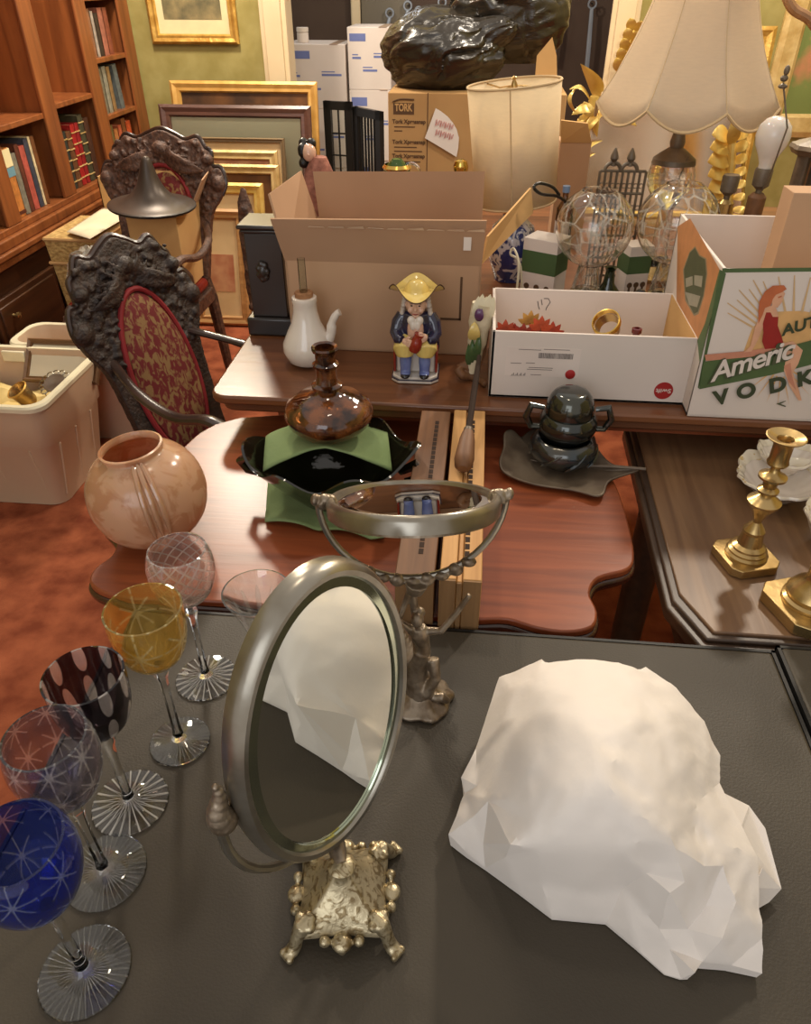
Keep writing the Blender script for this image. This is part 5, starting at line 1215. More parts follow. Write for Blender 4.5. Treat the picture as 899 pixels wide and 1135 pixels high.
# bare bulb lamp and an empty socket
def lamp_socket(name, px, py, Y, label, bulb):
    p = PY(px, py, Y); t = thing(name, label, 'lamp', (p.x, Y, ZB+.001)); h = p.z-ZB
    B().lathe([(0, 0), (.035, 0), (.035, .008), (.022, .014), (.0165, .03), (.0165, h-.035), (.010, h-.028), (0, h-.028)], 28).build('column', M['dark_rail'] if bulb else M['brass'], t)
    B().lathe([(0, h-.03), (.006, h-.03), (.006, h-.022), (.0155, h-.014), (.0165, h+.012), (.0145, h+.016), (0, h+.016)], 24).build('socket', M['pewter'], t)
    return t, h
t, h = lamp_socket('bulb_lamp', 845, 197, 1.56, 'bare lamp with round white bulb and thin harp rod at right', True)
B().lathe([(0, h+.010), (.012, h+.010), (.0125, h+.024), (.0185, h+.038), (.0275, h+.055), (.0305, h+.071), (.0275, h+.087), (.018, h+.098), (.008, h+.1025), (0, h+.103)], 36).build('bulb', M['bulb'], t)
top = PY(868, 92, 1.53) - Vector((t.location.x, t.location.y, ZB))
b = B(); b.tube([(.0, -.017, h-.02), (0, -.040, h+.02), Vector((.006, -.042, h+.09)), top], .0016, 6); b.ball(top+Vector((0, 0, .006)), (.0065, .0065, .0055)); b.ball(top+Vector((.001, 0, .018)), (.005, .005, .008)); b.ball(top+Vector((.001, 0, -.006)), (.008, .008, .004)); b.build('harp_rod', M['pewter'], t)
lamp_socket('socket_lamp', 809, 204, 1.60, 'bare lamp socket without bulb in front of the gold acanthus', False)

# bronze column lamp at right edge
p = PY(886, 235, 1.95); zt_ = PY(886, 160, 1.95).z-ZB
t = thing('column_lamp', 'bronze fluted triple-column lamp base at the right edge', 'lamp', (p.x+.01, 1.95, ZB+.001))
B().span((-.06, -.05, 0), (.07, .05, .02)).build('foot', M['brass'], t, bevel=.003)
for dx in (-.035, .002, .04):
    B().lathe([(0, .02), (.017, .02), (.0165, zt_-.02), (0, zt_-.02)], 24, c=(dx, 0, 0), fr=lambda th, r, z: r*(1-.10*abs(sin(5*th)))).build('column', M['pewter'], t)
B().lathe([(0, zt_-.02), (.062, zt_-.02), (.070, zt_-.008), (.066, zt_), (.03, zt_+.012), (.022, zt_+.03), (.034, zt_+.044), (.030, zt_+.056), (0, zt_+.056)], 30, fr=lambda th, r, z: r*(1+.05*cos(9*th))).build('capital', M['pewter'], t)
B().lathe([(0, zt_+.05), (.018, zt_+.056), (.034, zt_+.075), (.030, zt_+.092), (.012, zt_+.11), (0, zt_+.112)], 26, c=(.012, 0, 0)).build('finial', M['carved_warm'], t)
hp = PY(890, 8, 2.05)
t = thing('bentwood_hoop', 'curved pale wooden arm at the top right corner', 'arm', (PY(899, 110, 2.05).x+.03, 2.05, ZB+.001))
b = B(); b.tube(spline([PY(915, 120, 2.05), PY(916, 60, 2.05), PY(900, 24, 2.05), PY(878, 8, 2.05), PY(868, -20, 2.05), PY(872, -40, 2.05)], 5), .011, 10); b.tube([(PY(915, 120, 2.05).x, 2.05, ZB+.001), PY(915, 120, 2.05)], .011, 10); b.build('arm', wood('pale_bentwood', C(172, 130, 90), C(150, 108, 72), 'z'), t, world=True)

# small clutter between the lamps
def small_box(px, py, Y, w, d, h, rz, label, band=True):
    p = PY(px, py, Y); t = thing('bulb_box', label, 'box', (p.x, Y, ZB+.001), rz)
    B().span((-w/2, -d/2, 0), (w/2, d/2, h)).build('carton', M['white_card'], t, bevel=.001)
    b = B(); b.span((-w/2-.0004, -d/2-.0004, h*.55), (w/2+.0004, d/2+.0004, h*.84)); lab(b.build('green_band', M['green_ink'], t), 'green printed band')
    b = B()
    for k in range(3):
        b.lathe([(0, 0), (.006, 0), (.006, .0006), (0, .0006)], 14, c=(-w*.3+w*.3*k, -d/2, h*.36), M=Matrix.Rotation(PI/2, 4, 'X')); b.span((-w*.3+w*.3*k-.0025, -d/2-.0007, h*.20), (-w*.3+w*.3*k+.0025, -d/2, h*.32))
    lab(b.build('printed_bulbs', M['brown_ink'], t), 'small printed light bulbs')
small_box(604, 290, 1.56, .075, .06, .150, -.5, 'white box with green band and printed bulbs beside the blue jar')
small_box(703, 290, 1.62, .05, .05, .125, .3, 'white box with green band standing between the crystal globes')
p = PY(676, 305, 1.56); t = thing('green_vase', 'small dark green glass vase between the crystal globes', 'vase', (p.x, 1.56, ZB+.001))
B().lathe([(0, 0), (.020, 0), (.028, .020), (.027, .040), (.012, .060), (.009, .085), (.013, .092), (.007, .09), (.005, .06), (0, .02)], 28).build('body', mat('dark_green_glass', C(44, 62, 36), .06, trans=.4, coat=.6), t)
p = PY(714, 318, 1.46); t = thing('dark_figurine', 'dark purple-black glass bird figurine left of the right crystal globe', 'figurine', (p.x, 1.46, ZB+.001))
b = B(); b.lathe([(0, 0), (.02, 0), (.018, .006), (0, .006)], 20); b.ball((0, 0, .035), (.019, .017, .030)); b.ball((-.006, -.006, .072), .013); b.tube([(-.012, -.012, .072), (-.024, -.020, .068)], [.006, .001], 8); b.leaf((.010, 0, .05), (.022, .008, .006), (1, 0, 0), .3, .5); b.build('body', mat('purple_black_glass', C(36, 28, 38), .08, coat=.7, col2=C(60, 66, 34), scale=40, lo=.6, hi=.66), t, remesh=.0016)
p = PY(626, 225, 1.62); t = thing('small_bottle', 'small brown bottle with pale label right of the drum shade', 'bottle', (p.x, 1.62, ZB+.001)); hh = p.z-ZB+.02
B().lathe([(0, 0), (.014, 0), (.015, .004), (.015, hh-.03), (.006, hh-.015), (.006, hh), (0, hh)], 24).build('body', M['amber'], t)
B().lathe([(.0152, hh*.4), (.0156, hh*.4), (.0156, hh*.75), (.0152, hh*.75)], 24, loop=True).build('paper_label', M['white_card'], t); B().lathe([(0, hh), (.0075, hh), (.0075, hh+.012), (0, hh+.012)], 20).build('cap', mat('blue_cap', C(120, 140, 170), .4), t)
b = B(); b.tube(spline([PY(x, y, 1.50+.002*(x-590)) for x, y in ((620, 216), (612, 207), (598, 203), (592, 208), (600, 215), (616, 217), (626, 222))], 5) + [PY(632, 240, 1.60), (PY(632, 240, 1.60).x, 1.62, ZB+.004)], .003, 8)
cd = b.build('electric_cord', M['black'], world=True, loc=tuple(PY(600, 210, 1.5))); tag(cd, 'black electric cord looped above the green-banded box', 'cord')
b = B(); b.tube(spline([(PY(585, 300, 1.45).x, 1.45, ZB+.004), PY(577, 296, 1.46), PY(566, 282, 1.47), PY(570, 276, 1.47), PY(575, 300, 1.44), (PY(570, 312, 1.42).x, 1.42, ZB+.004), (PY(560, 310, 1.41).x, 1.41, ZB+.004)], 5), .0024, 6)
cd = b.build('electric_cord', mat('ivory_cord', C(196, 186, 160), .5), world=True, loc=(PY(575, 300, 1.45).x, 1.45, ZB)); tag(cd, 'ivory electric cord curling in front of the blue and white jar', 'cord')

# ------------------------------------------------------------------ back wall pictures
def frame(name, label, x0, x1, zb_, zt_, y, lean, mw, mf, panel, glass=False, mat_=None, group=None, depth=.03, art=None):
    t = thing(name, label, 'picture frame', ((x0+x1)/2, y, zb_), 0, group)
    w, h = (x1-x0)/2, math.hypot(zt_-zb_, lean); R = Matrix.Rotation(-math.atan2(lean, zt_-zb_), 4, 'X'); b = B()
    pf = [(0, 0), (0, -depth*.7), (mw*.25, -depth), (mw*.6, -depth*.75), (mw*.85, -depth*.8), (mw, -depth*.4), (mw, 0)]
    rings = []
    for d, yy in pf: rings.append([b.bm.verts.new(R @ Vector((sx*(w-d), yy, sz_ and h-d or d))) for sx, sz_ in ((-1, 0), (1, 0), (1, 1), (-1, 1))])
    for a, c in zip(rings, rings[1:]+rings[:1]):
        for i in range(4): b.face((a[i], a[(i+1) % 4], c[(i+1) % 4], c[i]))
    b.build('moulding', mf, t, angle=20)
    q = lambda d, yy: [R @ Vector((sx*(w-d), yy, h-d if s2 else d)) for sx, s2 in ((-1, 0), (1, 0), (1, 1), (-1, 1))]
    b = B(); b.add(q(mw*.8, -.004)+q(mw*.8, -.009), ((0, 1, 2, 3), (7, 6, 5, 4), (0, 4, 5, 1), (1, 5, 6, 2), (2, 6, 7, 3), (3, 7, 4, 0))); mo = b.build('mount', panel, t, smooth=False)
    if art:
        m_, fx0, fx1, fz0, fz1 = art; b = B(); p4 = [R @ Vector((-w+2*w*u, -.0105, h*v)) for u, v in ((fx0, fz0), (fx1, fz0), (fx1, fz1), (fx0, fz1))]; b.add(p4+[p+Vector((0, .001, 0)) for p in p4], ((0, 1, 2, 3), (7, 6, 5, 4), (0, 4, 5, 1), (1, 5, 6, 2), (2, 6, 7, 3), (3, 7, 4, 0))); b.build('print', m_, mo, smooth=False)
    if glass:
        b = B(); b.add(q(mw*.8, -.012)+q(mw*.8, -.014), ((0, 1, 2, 3), (7, 6, 5, 4), (0, 4, 5, 1), (1, 5, 6, 2), (2, 6, 7, 3), (3, 7, 4, 0))); b.build('glazing', M['pane'], t, smooth=False)
    return t
MT = mat('cream_mount', C(230, 216, 168), .8); ART1 = mat('grey_landscape_print', C(150, 134, 92), .8, col2=C(98, 92, 66), scale=14, detail=8)
a_ = PY(172, 52, WY); c_ = PY(266, 45, WY)
frame('framed_print', 'gilt framed landscape print hanging on the green wall', a_.x, c_.x, (a_.z+c_.z)/2, 1.62, WY-.004, 0, .045, M['gilt'], MT, art=(ART1, .17, .83, .21, .87), glass=False)
DK = mat('dark_oil_painting', C(66, 44, 28), .5, col2=C(120, 78, 40), scale=6, detail=8); PL = mat('pale_mount_and_glare', C(204, 192, 166), .6, col2=C(196, 184, 158), scale=2)  # PL: pale tone paints the glare on the plum frame's glass
TN = mat('tan_print', C(206, 158, 116), .7, col2=C(170, 96, 66), scale=10); CR = mat('cream_backing', C(226, 200, 150), .8, col2=C(206, 176, 124), scale=5)
PLUM = wood('plum_moulding', C(104, 72, 60), C(78, 52, 44), 'x', 20, .35); OAKF = wood('oak_moulding', C(196, 152, 96), C(168, 122, 70), 'x', 20, .45); GREYF = mat('grey_tan_moulding', C(128, 108, 78), .5)
GF = 'picture frames leaning in a row against the green wall'
for k, (xa, xb, zt_, y, mw, mf, pn, gl_, lb_) in enumerate((
    (-1.679, -.886, .945, 4.40, .055, mat('yellow_gilt', C(232, 184, 104), .34, .3, col2=C(208, 156, 76), scale=12), DK, False, 'large yellow-gilt frame with a dark painting, rearmost and tallest of the leaning frames'),
    (-1.709, -.901, .850, 4.27, .058, PLUM, PL, True, 'large plum-brown frame with glare-coloured pale mount leaning before the yellow-gilt frame'),
    (-1.511, -1.012, .725, 4.10, .022, GREYF, CR, False, 'thin grey-tan frame leaning before the plum-brown frame'),
    (-1.49, -1.02, .690, 3.97, .045, M['gilt_pale'], TN, False, 'pale gilt frame with reddish print leaning before the thin grey-tan frame'),
    (-1.42, -.985, .650, 3.84, .045, M['gilt_pale'], DK, False, 'wide cream-gilt frame with dark picture leaning third from the front'),
    (-1.38, -1.03, .600, 3.68, .05, M['gold_leaf'], CR, False, 'bright gold frame with cream backing leaning second from the front'),
    (-1.36, -1.085, .520, 3.52, .045, OAKF, CR, False, 'honey oak frame with a red-lined cream panel, frontmost of the leaning frames'))):
    frame('leaning_frame', lb_, xa, xb, .002, zt_, y-.12, .11, mw, mf, pn, gl_, group=GF, art=(TN, .25, .75, .3, .62) if k == 6 else None)
FL = mat('floral_painting', C(120, 132, 70), .7, col2=C(206, 128, 96), scale=4, detail=6, lo=.5, hi=.66)
fx = PY(872, 60, WY).x
frame('framed_painting', 'gilt framed floral painting on the green wall at the right edge', fx-.06, fx+.75, .70, 1.75, WY-.004, 0, .11, M['gilt_pale'], FL)
fx = PY(845, 50, 4.2)
frame('framed_painting', 'carved gilt frame partly hidden behind the large bell lamp shade', fx.x-.32, PY(862, 40, 4.3).x, .5, PY(850, 30, 4.3).z, 4.25, .1, .07, M['gilt'], DK)

# ------------------------------------------------------------------ hall beyond the doorway
def hall_box(x0, x1, y, z0, z1, label, tape=False):
    t = thing('paper_goods_box', label, 'box', ((x0+x1)/2, y+.18, z0), 0, 'white boxes stacked in the hall')
    b = B(); b.span((x0, y, z0+.001), (x1, y+.36, z1)); b.build('carton', M['white_card'], t, world=True, bevel=.003)
    b = B(); w = x1-x0; h = z1-z0
    b.span((x0+.05*w, y-.001, z1-h*.22), (x0+.42*w, y, z1-h*.10)); lab(b.build('blue_printed_panel', M['blue_ink'], t, world=True), 'blue printed panel with pale lettering')
    for q, (u, v, n_) in enumerate(((.60, .52, 7), (.10, .50, 3), (.34, .30, 5))):
        B().span((x0+w*u, y-.0008, z0+h*v), (x0+w*u+.018*n_, y, z0+h*v+.012)).build('printed_mark', M['blue_ink'], t, world=True); B().span((x0+w*u, y-.0008, z0+h*v+.02), (x0+w*u+.012*n_, y, z0+h*v+.026)).build('printed_mark', M['blue_ink'], t, world=True)
    b = B()
    for k in range(5): b.box((x0+w*.82, y+.07*k+.03, z1+.0008), (.05, .07, .001))
    b.build('parcel_tape', TP, t, world=True)
    return t
BHx = [(-1.270, -.885), (-.868, -.60)]
hall_box(*BHx[0], 5.3, .70, 1.053, 'white carton with blue print under the small white jar')
hall_box(*BHx[0], 5.3, .35, .70, 'white carton seen through the black screen, under the left carton')
hall_box(*BHx[0], 5.3, .0, .35, 'lowest white carton behind the frames, at the bottom of the left stack')
hall_box(*BHx[1], 5.3, .81, 1.143, 'upright white carton with blue print beside the rubbish bags, topmost of its stack')
hall_box(*BHx[1], 5.3, .40, .81, 'white carton with a blue panel beneath the upright one')
hall_box(*BHx[1], 5.3, .0, .40, 'white carton at the floor under the upright stack')
p = PY(336, 45, 5.42); t = thing('white_jar', 'small white lidded jar on top of the left hall carton', 'jar', (p.x, 5.42, 1.054))
B().lathe([(0, 0), (.034, 0), (.036, .006), (.036, .05), (.030, .056), (0, .056)], 28).build('body', M['white_card'], t); B().lathe([(0, .056), (.037, .056), (.038, .060), (.038, .078), (.034, .082), (0, .082)], 28).build('lid', M['porcelain'], t)
b = B(); p = PY(317, 95, 4.95)
for k in range(14): b.ball((.03*sin(k*1.7), .03*cos(k*2.3), -.10+.022*k+.0*k), .030+.008*sin(k*3), 12, 8)
b.tube([(0, 0, -p.z), (0, 0, -.08)], .02, 8)
o = b.build('carved_post', M['carved'], loc=(p.x-.02, 4.95, p.z), remesh=.006); tag(o, 'dark carved wooden post end beside the cream door trim', 'post')
# folding screen with glazed leaves
sc = thing('folding_screen', 'black folding screen with glazed leaves standing before the white cartons', 'screen', (-.86, 4.98, 0))
zt1 = PY(375, 117, 4.95).z
def leafscreen(xa, ya, xb, yb, zt_, n, m_):
    d = Vector((xb-xa, yb-ya, 0)); w = d.length; Rz = math.atan2(d.y, d.x); b = B()
    T = Matrix.Translation((xa-sc.location.x, ya-sc.location.y, 0)) @ Matrix.Rotation(Rz, 4, 'Z')
    def bar(x0, z0, x1, z1, th=.03): b.box(T @ Vector(((x0+x1)/2, 0, (z0+z1)/2)), (abs(x1-x0), th, abs(z1-z0)), M=T.to_3x3().to_4x4())
    bar(0, .02, .045, zt_); bar(w-.045, .02, w, zt_); bar(0, zt_-.045, w, zt_); bar(0, .06, w, .12)
    f_ = b.build('screen_frame', M['black'], sc)
    b = B()
    for k in range(1, n): bar(.045+(w-.09)*k/n-.004, .12, .045+(w-.09)*k/n+.004, zt_-.04, .012)
    for k in range(1, m_): bar(.045, .12+(zt_-.17)*k/m_-.004, w-.045, .12+(zt_-.17)*k/m_+.004, .012)
    b.build('glazing_bars', M['black'], f_)
    b = B(); b.box(T @ Vector((w/2, 0, zt_/2+.04)), (w-.08, .004, zt_-.14), M=T.to_3x3().to_4x4()); b.build('glass_pane', M['pane'], sc)
p1, p2 = PY(358, 120, 4.95), PY(388, 113, 4.95); p3, p4 = PY(395, 116, 4.98), PY(424, 124, 4.80)
leafscreen(p1.x, 4.99, p2.x+.01, 4.95, p2.z, 2, 5)
leafscreen(p3.x-.01, 4.96, p4.x, 4.76, (p3.z+p4.z)/2, 6, 1)

# rods hanging in the dark hall
for k, (x, y0_, y1_, lb_) in enumerate(((432, 20, 48, 'short pale rod left of the rubbish bags'), (452, 12, 40, 'pale rod with ring top above the left rubbish bag'), (464, 18, 30, 'short pale rod right of the ringed one above the bag'), (490, 8, 20, 'faint pale ring just left of the upper rubbish bag'), (619, 12, 66, 'pale rod with ring top right of the rubbish bags'), (656, 10, 80, 'long pale rod beside the doorway trim'))):
    a_, c_ = PY(x, y0_, 6.2), PY(x-6, y1_, 6.2); t = thing('hanging_rod', lb_ + ' in the dark hall', 'rod', (c_.x, 6.22, c_.z), 0, 'pale rods hanging in the dark hall')
    B().tube([c_, (a_+c_)/2+Vector((0, -.01, 0)), a_], [.016, .016, .013], 10).build('shaft', M['grey_prong'], t, world=True)
    B().tube(arc(a_+Vector((0, 0, .028)), .026, 0, 2*PI, 16), .007, 6).build('ring', M['grey_prong'], t, world=True)
    B().tube([a_+Vector((0, .0, .03)), a_+Vector((0, .09, .03))], .005, 6).build('hook', M['black'], t, world=True)

M['towel_card'] = mat('towel_card', C(186, 148, 100), .85, col2=C(174, 136, 90), scale=4, spec=.15)
# paper-towel carton with rubbish bags on it
tz = PY(470, 103, 3.2).z
xa, xb = PY(430, 103, 3.2).x, .30
t0 = thing('carton', 'lower brown carton on the floor under the printed paper-towel carton', 'box', ((xa+xb)/2, 3.38, 0))
B().span((xa-.01, 3.19, .001), (xb+.02, 3.58, tz-.50)).build('carton', M['card'], t0, world=True); B().span((xa-.011, 3.36, tz-.501), (xb+.021, 3.41, tz-.4995)).build('parcel_tape', TP, t0, world=True)
t = thing('towel_carton', 'brown printed paper-towel carton with a white note, holding two rubbish bags', 'box', ((xa+xb)/2, 3.38, tz-.499))
B().span((xa, 3.20, tz-.499), (xb, 3.56, tz)).build('carton', M['towel_card'], t, world=True, bevel=.003)
lp0, lp1 = PY(436, 114, 3.2), PY(459, 127, 3.2)
b = B(); b.span((lp0.x, 3.1988, lp1.z), (lp1.x, 3.2, lp0.z)); b.build('logo_panel', M['brown_ink'], t, world=True)
text(S, 'TORK', .035, frontM(lp0.x+.006, 3.1985, lp1.z+.012), M['card_pale'], t, width=lp1.x-lp0.x-.012, bold=.001)
b = B(); b.tube(spline([Vector((lp0.x-.002, 3.1985, lp0.z+.004)), Vector((lp0.x+.03, 3.1985, lp0.z+.013)), Vector((lp1.x, 3.1985, lp0.z+.012))], 5), .003, 6); b.build('logo_swoosh', M['brown_ink'], t, world=True)
for y_, s_ in ((136.5, 'Tork Xpressnap'), (159, 'Tork Xpressnap'), (174.5, 'Tork Xpressnap')):
    p = PY(435, y_, 3.2); text(S, s_, .020, frontM(p.x, 3.1988, p.z), M['brown_ink'], t, width=(.13 if ' ' in s_ else .06), bold=.0006)
for y_, x_ in ((140.5, 460), (145, 446), (163, 462), (167.5, 468), (179, 466)):
    p, p2_ = PY(437, y_, 3.2), PY(x_, y_, 3.2); B().span((p.x, 3.1992, p.z-.002), (p2_.x, 3.2, p.z+.002)).build('printed_line', M['brown_ink'], t, world=True)
p = PY(474, 104, 3.2); B().span((p.x, 3.1985, tz-.49), (p.x+.003, 3.2, tz)).build('panel_line', M['brown_ink'], t, world=True)
nt_ = [PY(x, y, 3.19) for x, y in ((471, 153), (483, 120), (489, 123.5), (496, 129), (502, 136), (506.5, 144), (508.7, 153), (508, 164), (506, 174), (488, 163))]
b = B(); b.poly(nt_); b.build('white_note', M['paper'], t, world=True, solid=.002, smooth=False)
b = B()
for row, y in ((0, 136), (1, 147)):
    for k in range(4):
        c_ = PY(485+5*k, y+1.5*k, 3.186); b.tube([c_+Vector((-.007, 0, -.010)), c_+Vector((-.003, 0, .012)), c_+Vector((.004, 0, -.008)), c_+Vector((.008, 0, .008))], .0016, 5)
lab(b.build('handwriting', M['pink_ink'], t, world=True), 'red handwriting on the note')
def bag(c, r, label, seed, tie=None):
    b = B(); bm = b.bm; bmesh.ops.create_icosphere(bm, subdivisions=6, radius=1)
    sd = Vector((seed*3.1, seed*1.7, seed))
    ax_ = Vector(tie).normalized(); e1 = ax_.cross(Vector((0, 1, .2))).normalized(); e2 = ax_.cross(e1)
    for v in bm.verts:
        d = v.co.normalized(); k = 1
        ca = d.dot(ax_); ph = math.atan2(d.dot(e2), d.dot(e1)) + .5*noise.noise(d*2.2+sd)
        pl_k = .5+.5*ca; k += (.030+.055*pl_k)*(abs(sin(5.5*ph+1.2*ca))**.6-.6)*min(1, 3*(1-ca)) + .022*sin(17*ph+5*ca)*pl_k
        if ca > .93: k += .35*(ca-.93)/.07
        f1 = noise.noise(d*1.5+sd); f2 = 1-2*abs(noise.noise(Vector((d.x*1.3+d.z*1.2, d.y*1.3, d.z*4-d.x*1.5))+sd*2)); f3 = 1-2*abs(noise.noise(Vector((d.x*2+d.z*2, d.y*2, d.z*8-d.x*3))+sd*3))
        k += .13*f1 + .035*f2 + .010*f3
        v.co = Vector((d.x*r[0]*k, d.y*r[1]*k, max(-.82*r[2], d.z*r[2]*k)))
    o = b.build('rubbish_bag', M['bag'], loc=c); o.name = 'rubbish_bag'; tag(o, label, 'bag', 'black rubbish bags on the carton'); return o
pc = PY(490, 72, 3.36); bag((pc.x, 3.38, tz+.115), (.225, .17, .14), 'black rubbish bag lying on the paper-towel carton, lower left of the two', 2, (.9, -.2, .55))
pc = PY(562, 22, 3.52); bag((pc.x+.0, 3.50, tz+.235), (.235, .15, .19), 'black rubbish bag heaped above the other one behind the drum shade', 5, (-.5, -.35, .8))
p = PY(604, 62, 3.35); t = thing('card_offcut', 'torn orange-brown cardboard corner sticking up right of the rubbish bags', 'cardboard', (p.x, 3.35, tz))
b = B(); b.poly([(-.03, 0, 0), (.06, 0, 0), (.045, .01, p.z-tz), (.022, .015, p.z-tz+.06), (-.03, .01, p.z-tz)]); b.build('sheet', M['card_pale'], t, solid=.008, smooth=False)

# ------------------------------------------------------------------ carved armchairs
def carved_chair(label, loc, rz, W, zl, zc, wood_, seat_m, lean=.13, zs=.40, panel_m=None, arms=(-1, 1), za=None):
    t = thing('carved_armchair', label, 'chair', (loc[0], loc[1], 0), rz, 'carved upholstered armchairs')
    h = W/2; yb = .20
    Y = lambda z: yb + lean*(z-zs)/.45
    def P(u, v, d=0.): return Vector((u*h, Y(v)+d, v))
    H = zc-zs; z = lambda f: zs+H*f
    ol = [(-.74, .0), (-.78, .25), (-.84, .45), (-.98, .55), (-1.08, .66), (-1.0, .76), (-.86, .77), (-.84, .86), (-.74, .89), (-.62, .955), (-.42, .935), (-.22, .97), (0, 1.0), (.22, .97), (.42, .935), (.62, .955), (.74, .89), (.84, .86), (.86, .77), (1.0, .76), (1.08, .66), (.98, .55), (.84, .45), (.78, .25), (.74, .0)]
    sp = spline([Vector((u, 0, f)) for u, f in ol], 4); poly = [(p.x, p.z) for p in sp]
    b = B(); F_ = [b.bm.verts.new(P(u, z(f), -.012)) for u, f in poly]; K_ = [b.bm.verts.new(P(u, z(f), .022)) for u, f in poly]
    n = len(poly); b.face(F_); b.face(K_[::-1])
    for i in range(n): b.face((F_[i], F_[(i+1) % n], K_[(i+1) % n], K_[i]))
    rr_ = random.Random(11)
    for k in range(260):
        u = rr_.uniform(-.95, .95); f = rr_.uniform(.45, .97)
        inside = (abs(u) < .9 and f < .93 and not (abs(u)/.56 )**2+((f-.34)/.42)**2 < 1)
        if inside and (abs(u) < .8 or .55 < f < .78): b.ball(P(u, z(f), -.012), (rr_.uniform(.005, .012), .010, rr_.uniform(.005, .012)), 8, 6)
    for s_ in (-1, 1):
        b.ball(P(s_*.97, z(.66), -.006), (.030, .024, .030), 12, 8); b.ball(P(s_*.80, z(.82), -.01), (.024, .022, .020), 10, 8)
        for k in range(5): b.leaf(P(s_*.1, z(.82), -.02), P(s_*(.25+.13*k), z(.93-.045*k), -.024), (0, -1, 0), .15, .4)
    b.ball(P(0, z(.88), -.012), (.034, .026, .026), 12, 8)
    b.build('carved_back', wood_, t, remesh=.0035)
    b = B(); b.tube([P(u, z(f), .005) + Vector((0, 0, .004)) for u, f in poly[14:-13]], .0085, 8); b.build('crest_rail', M['smooth_dark'], t)
    # oval padded panel
    b = B(); N = 40; c_ = b.bm.verts.new(P(0, z(.36), -.038)); prev = None
    for q, (k, d) in enumerate(((.5, -.036), (.8, -.031), (.95, -.022), (1.0, -.010))):
        ring_ = [b.bm.verts.new(P(.54*k*cos(2*PI*i/N), z(.36+.40*k*sin(2*PI*i/N)), d)) for i in range(N)]
        for i in range(N): b.face((c_, ring_[i], ring_[(i+1) % N]) if prev is None else (prev[i], ring_[i], ring_[(i+1) % N], prev[(i+1) % N]))
        prev = ring_
    b.build('back_cushion', panel_m or M['brocade'], t)
    b = B(); b.tube([P(.56*cos(2*PI*i/N), z(.36+.415*sin(2*PI*i/N)), -.014) for i in range(N+1)], .008, 8); b.build('cushion_welt', mat('red_gimp', C(128, 26, 30), .7), t)
    # seat
    B().prism([(-h*.80, yb), (-h*.95, -.20), (h*.95, -.20), (h*.80, yb)], zs-.085, zs-.03).build('seat_rail', wood_, t, bevel=.006)
    b = B(); b.prism([(-h*.76, yb-.01), (-h*.90, -.19), (h*.90, -.19), (h*.76, yb-.01)], zs-.03, zs+.012); b.build('seat_cushion', seat_m, t, bevel=.02, seg=4)
    for s_ in (-1, 1):
        B().tube([P(s_*.62, zs+.02, .006), (s_*h*.72, yb+.01, zs-.08), (s_*h*.76, yb+.05, .02), (s_*h*.77, yb+.055, 0)], [.022, .024, .018, .018], 10).build('leg', wood_, t)
        B().tube(spline([(s_*h*.9, -.17, zs-.05), (s_*h*.96, -.20, zs-.16), (s_*h*.86, -.17, .12), (s_*h*.92, -.20, .03), (s_*h*.93, -.21, 0)], 4), [.030]*4+[.026]*4+[.018]*4+[.020]*5, 10).build('leg', wood_, t)
        if s_ in arms:
            za = za or zs+.17
            A_ = [P(s_*.72, za+.03, -.005), (s_*h*1.00, .12, za+.004), (s_*h*1.08, -.02, za-.012), (s_*h*1.06, -.13, za+.012), (s_*h*1.04, -.185, za+.006)]
            ar = B().tube(spline(A_, 5), [.013]*5+[.015]*5+[.016]*5+[.017]*6, 10, flat=.8); ar.ball((s_*h*1.04, -.195, za-.002), (.024, .026, .022), 14, 10); ar.build('arm', M['smooth_dark'] if wood_ is M['carved'] else M['carved_warm'], t)
            B().tube(spline([(s_*h*1.04, -.16, za-.01), (s_*h*1.06, -.10, za-.08), (s_*h*.98, -.11, zs-.05)], 5), [.016]*5+[.013]*6, 10).build('arm_support', wood_, t)
    return t
carved_chair('nearer dark carved armchair with a red and gold brocade oval back', (-.64, 1.73), math.radians(62), .38, .68, .845, M['carved'], M['smooth_dark'], zs=.28, za=.535)
cB = carved_chair('farther carved walnut armchair with a crested back, cartons on its seat', (-1.255, 2.66), math.radians(-6), .475, .79, .927, M['carved_warm'], M['red_leather'], zs=.42, arms=(1,))
p = PY(270, 290, 2.55); t = thing('carved_board', 'tall dark carved wooden board leaning beside the black clock case', 'board', (p.x, 2.6, 0))
b = B()
zz_ = [(.0, .0, .045), (.0, .2, .040), (.0, .38, .03), (.004, .46, .05), (-.004, .55, .04), (.002, .63, .055), (-.006, .70, .042), (-.012, .76, .03), (-.01, .80, .012)]
b.tube([(x, .10*z_, z_) for x, z_, r in zz_], [r*.8 for x, z_, r in zz_], 10, flat=.35)
for k in range(16): b.ball((.012*sin(k*2.4), .10*(.34+.026*k)-.012, .34+.026*k), (.018, .01, .016), 8, 6)
b.build('board', M['carved_warm'], t, remesh=.005)

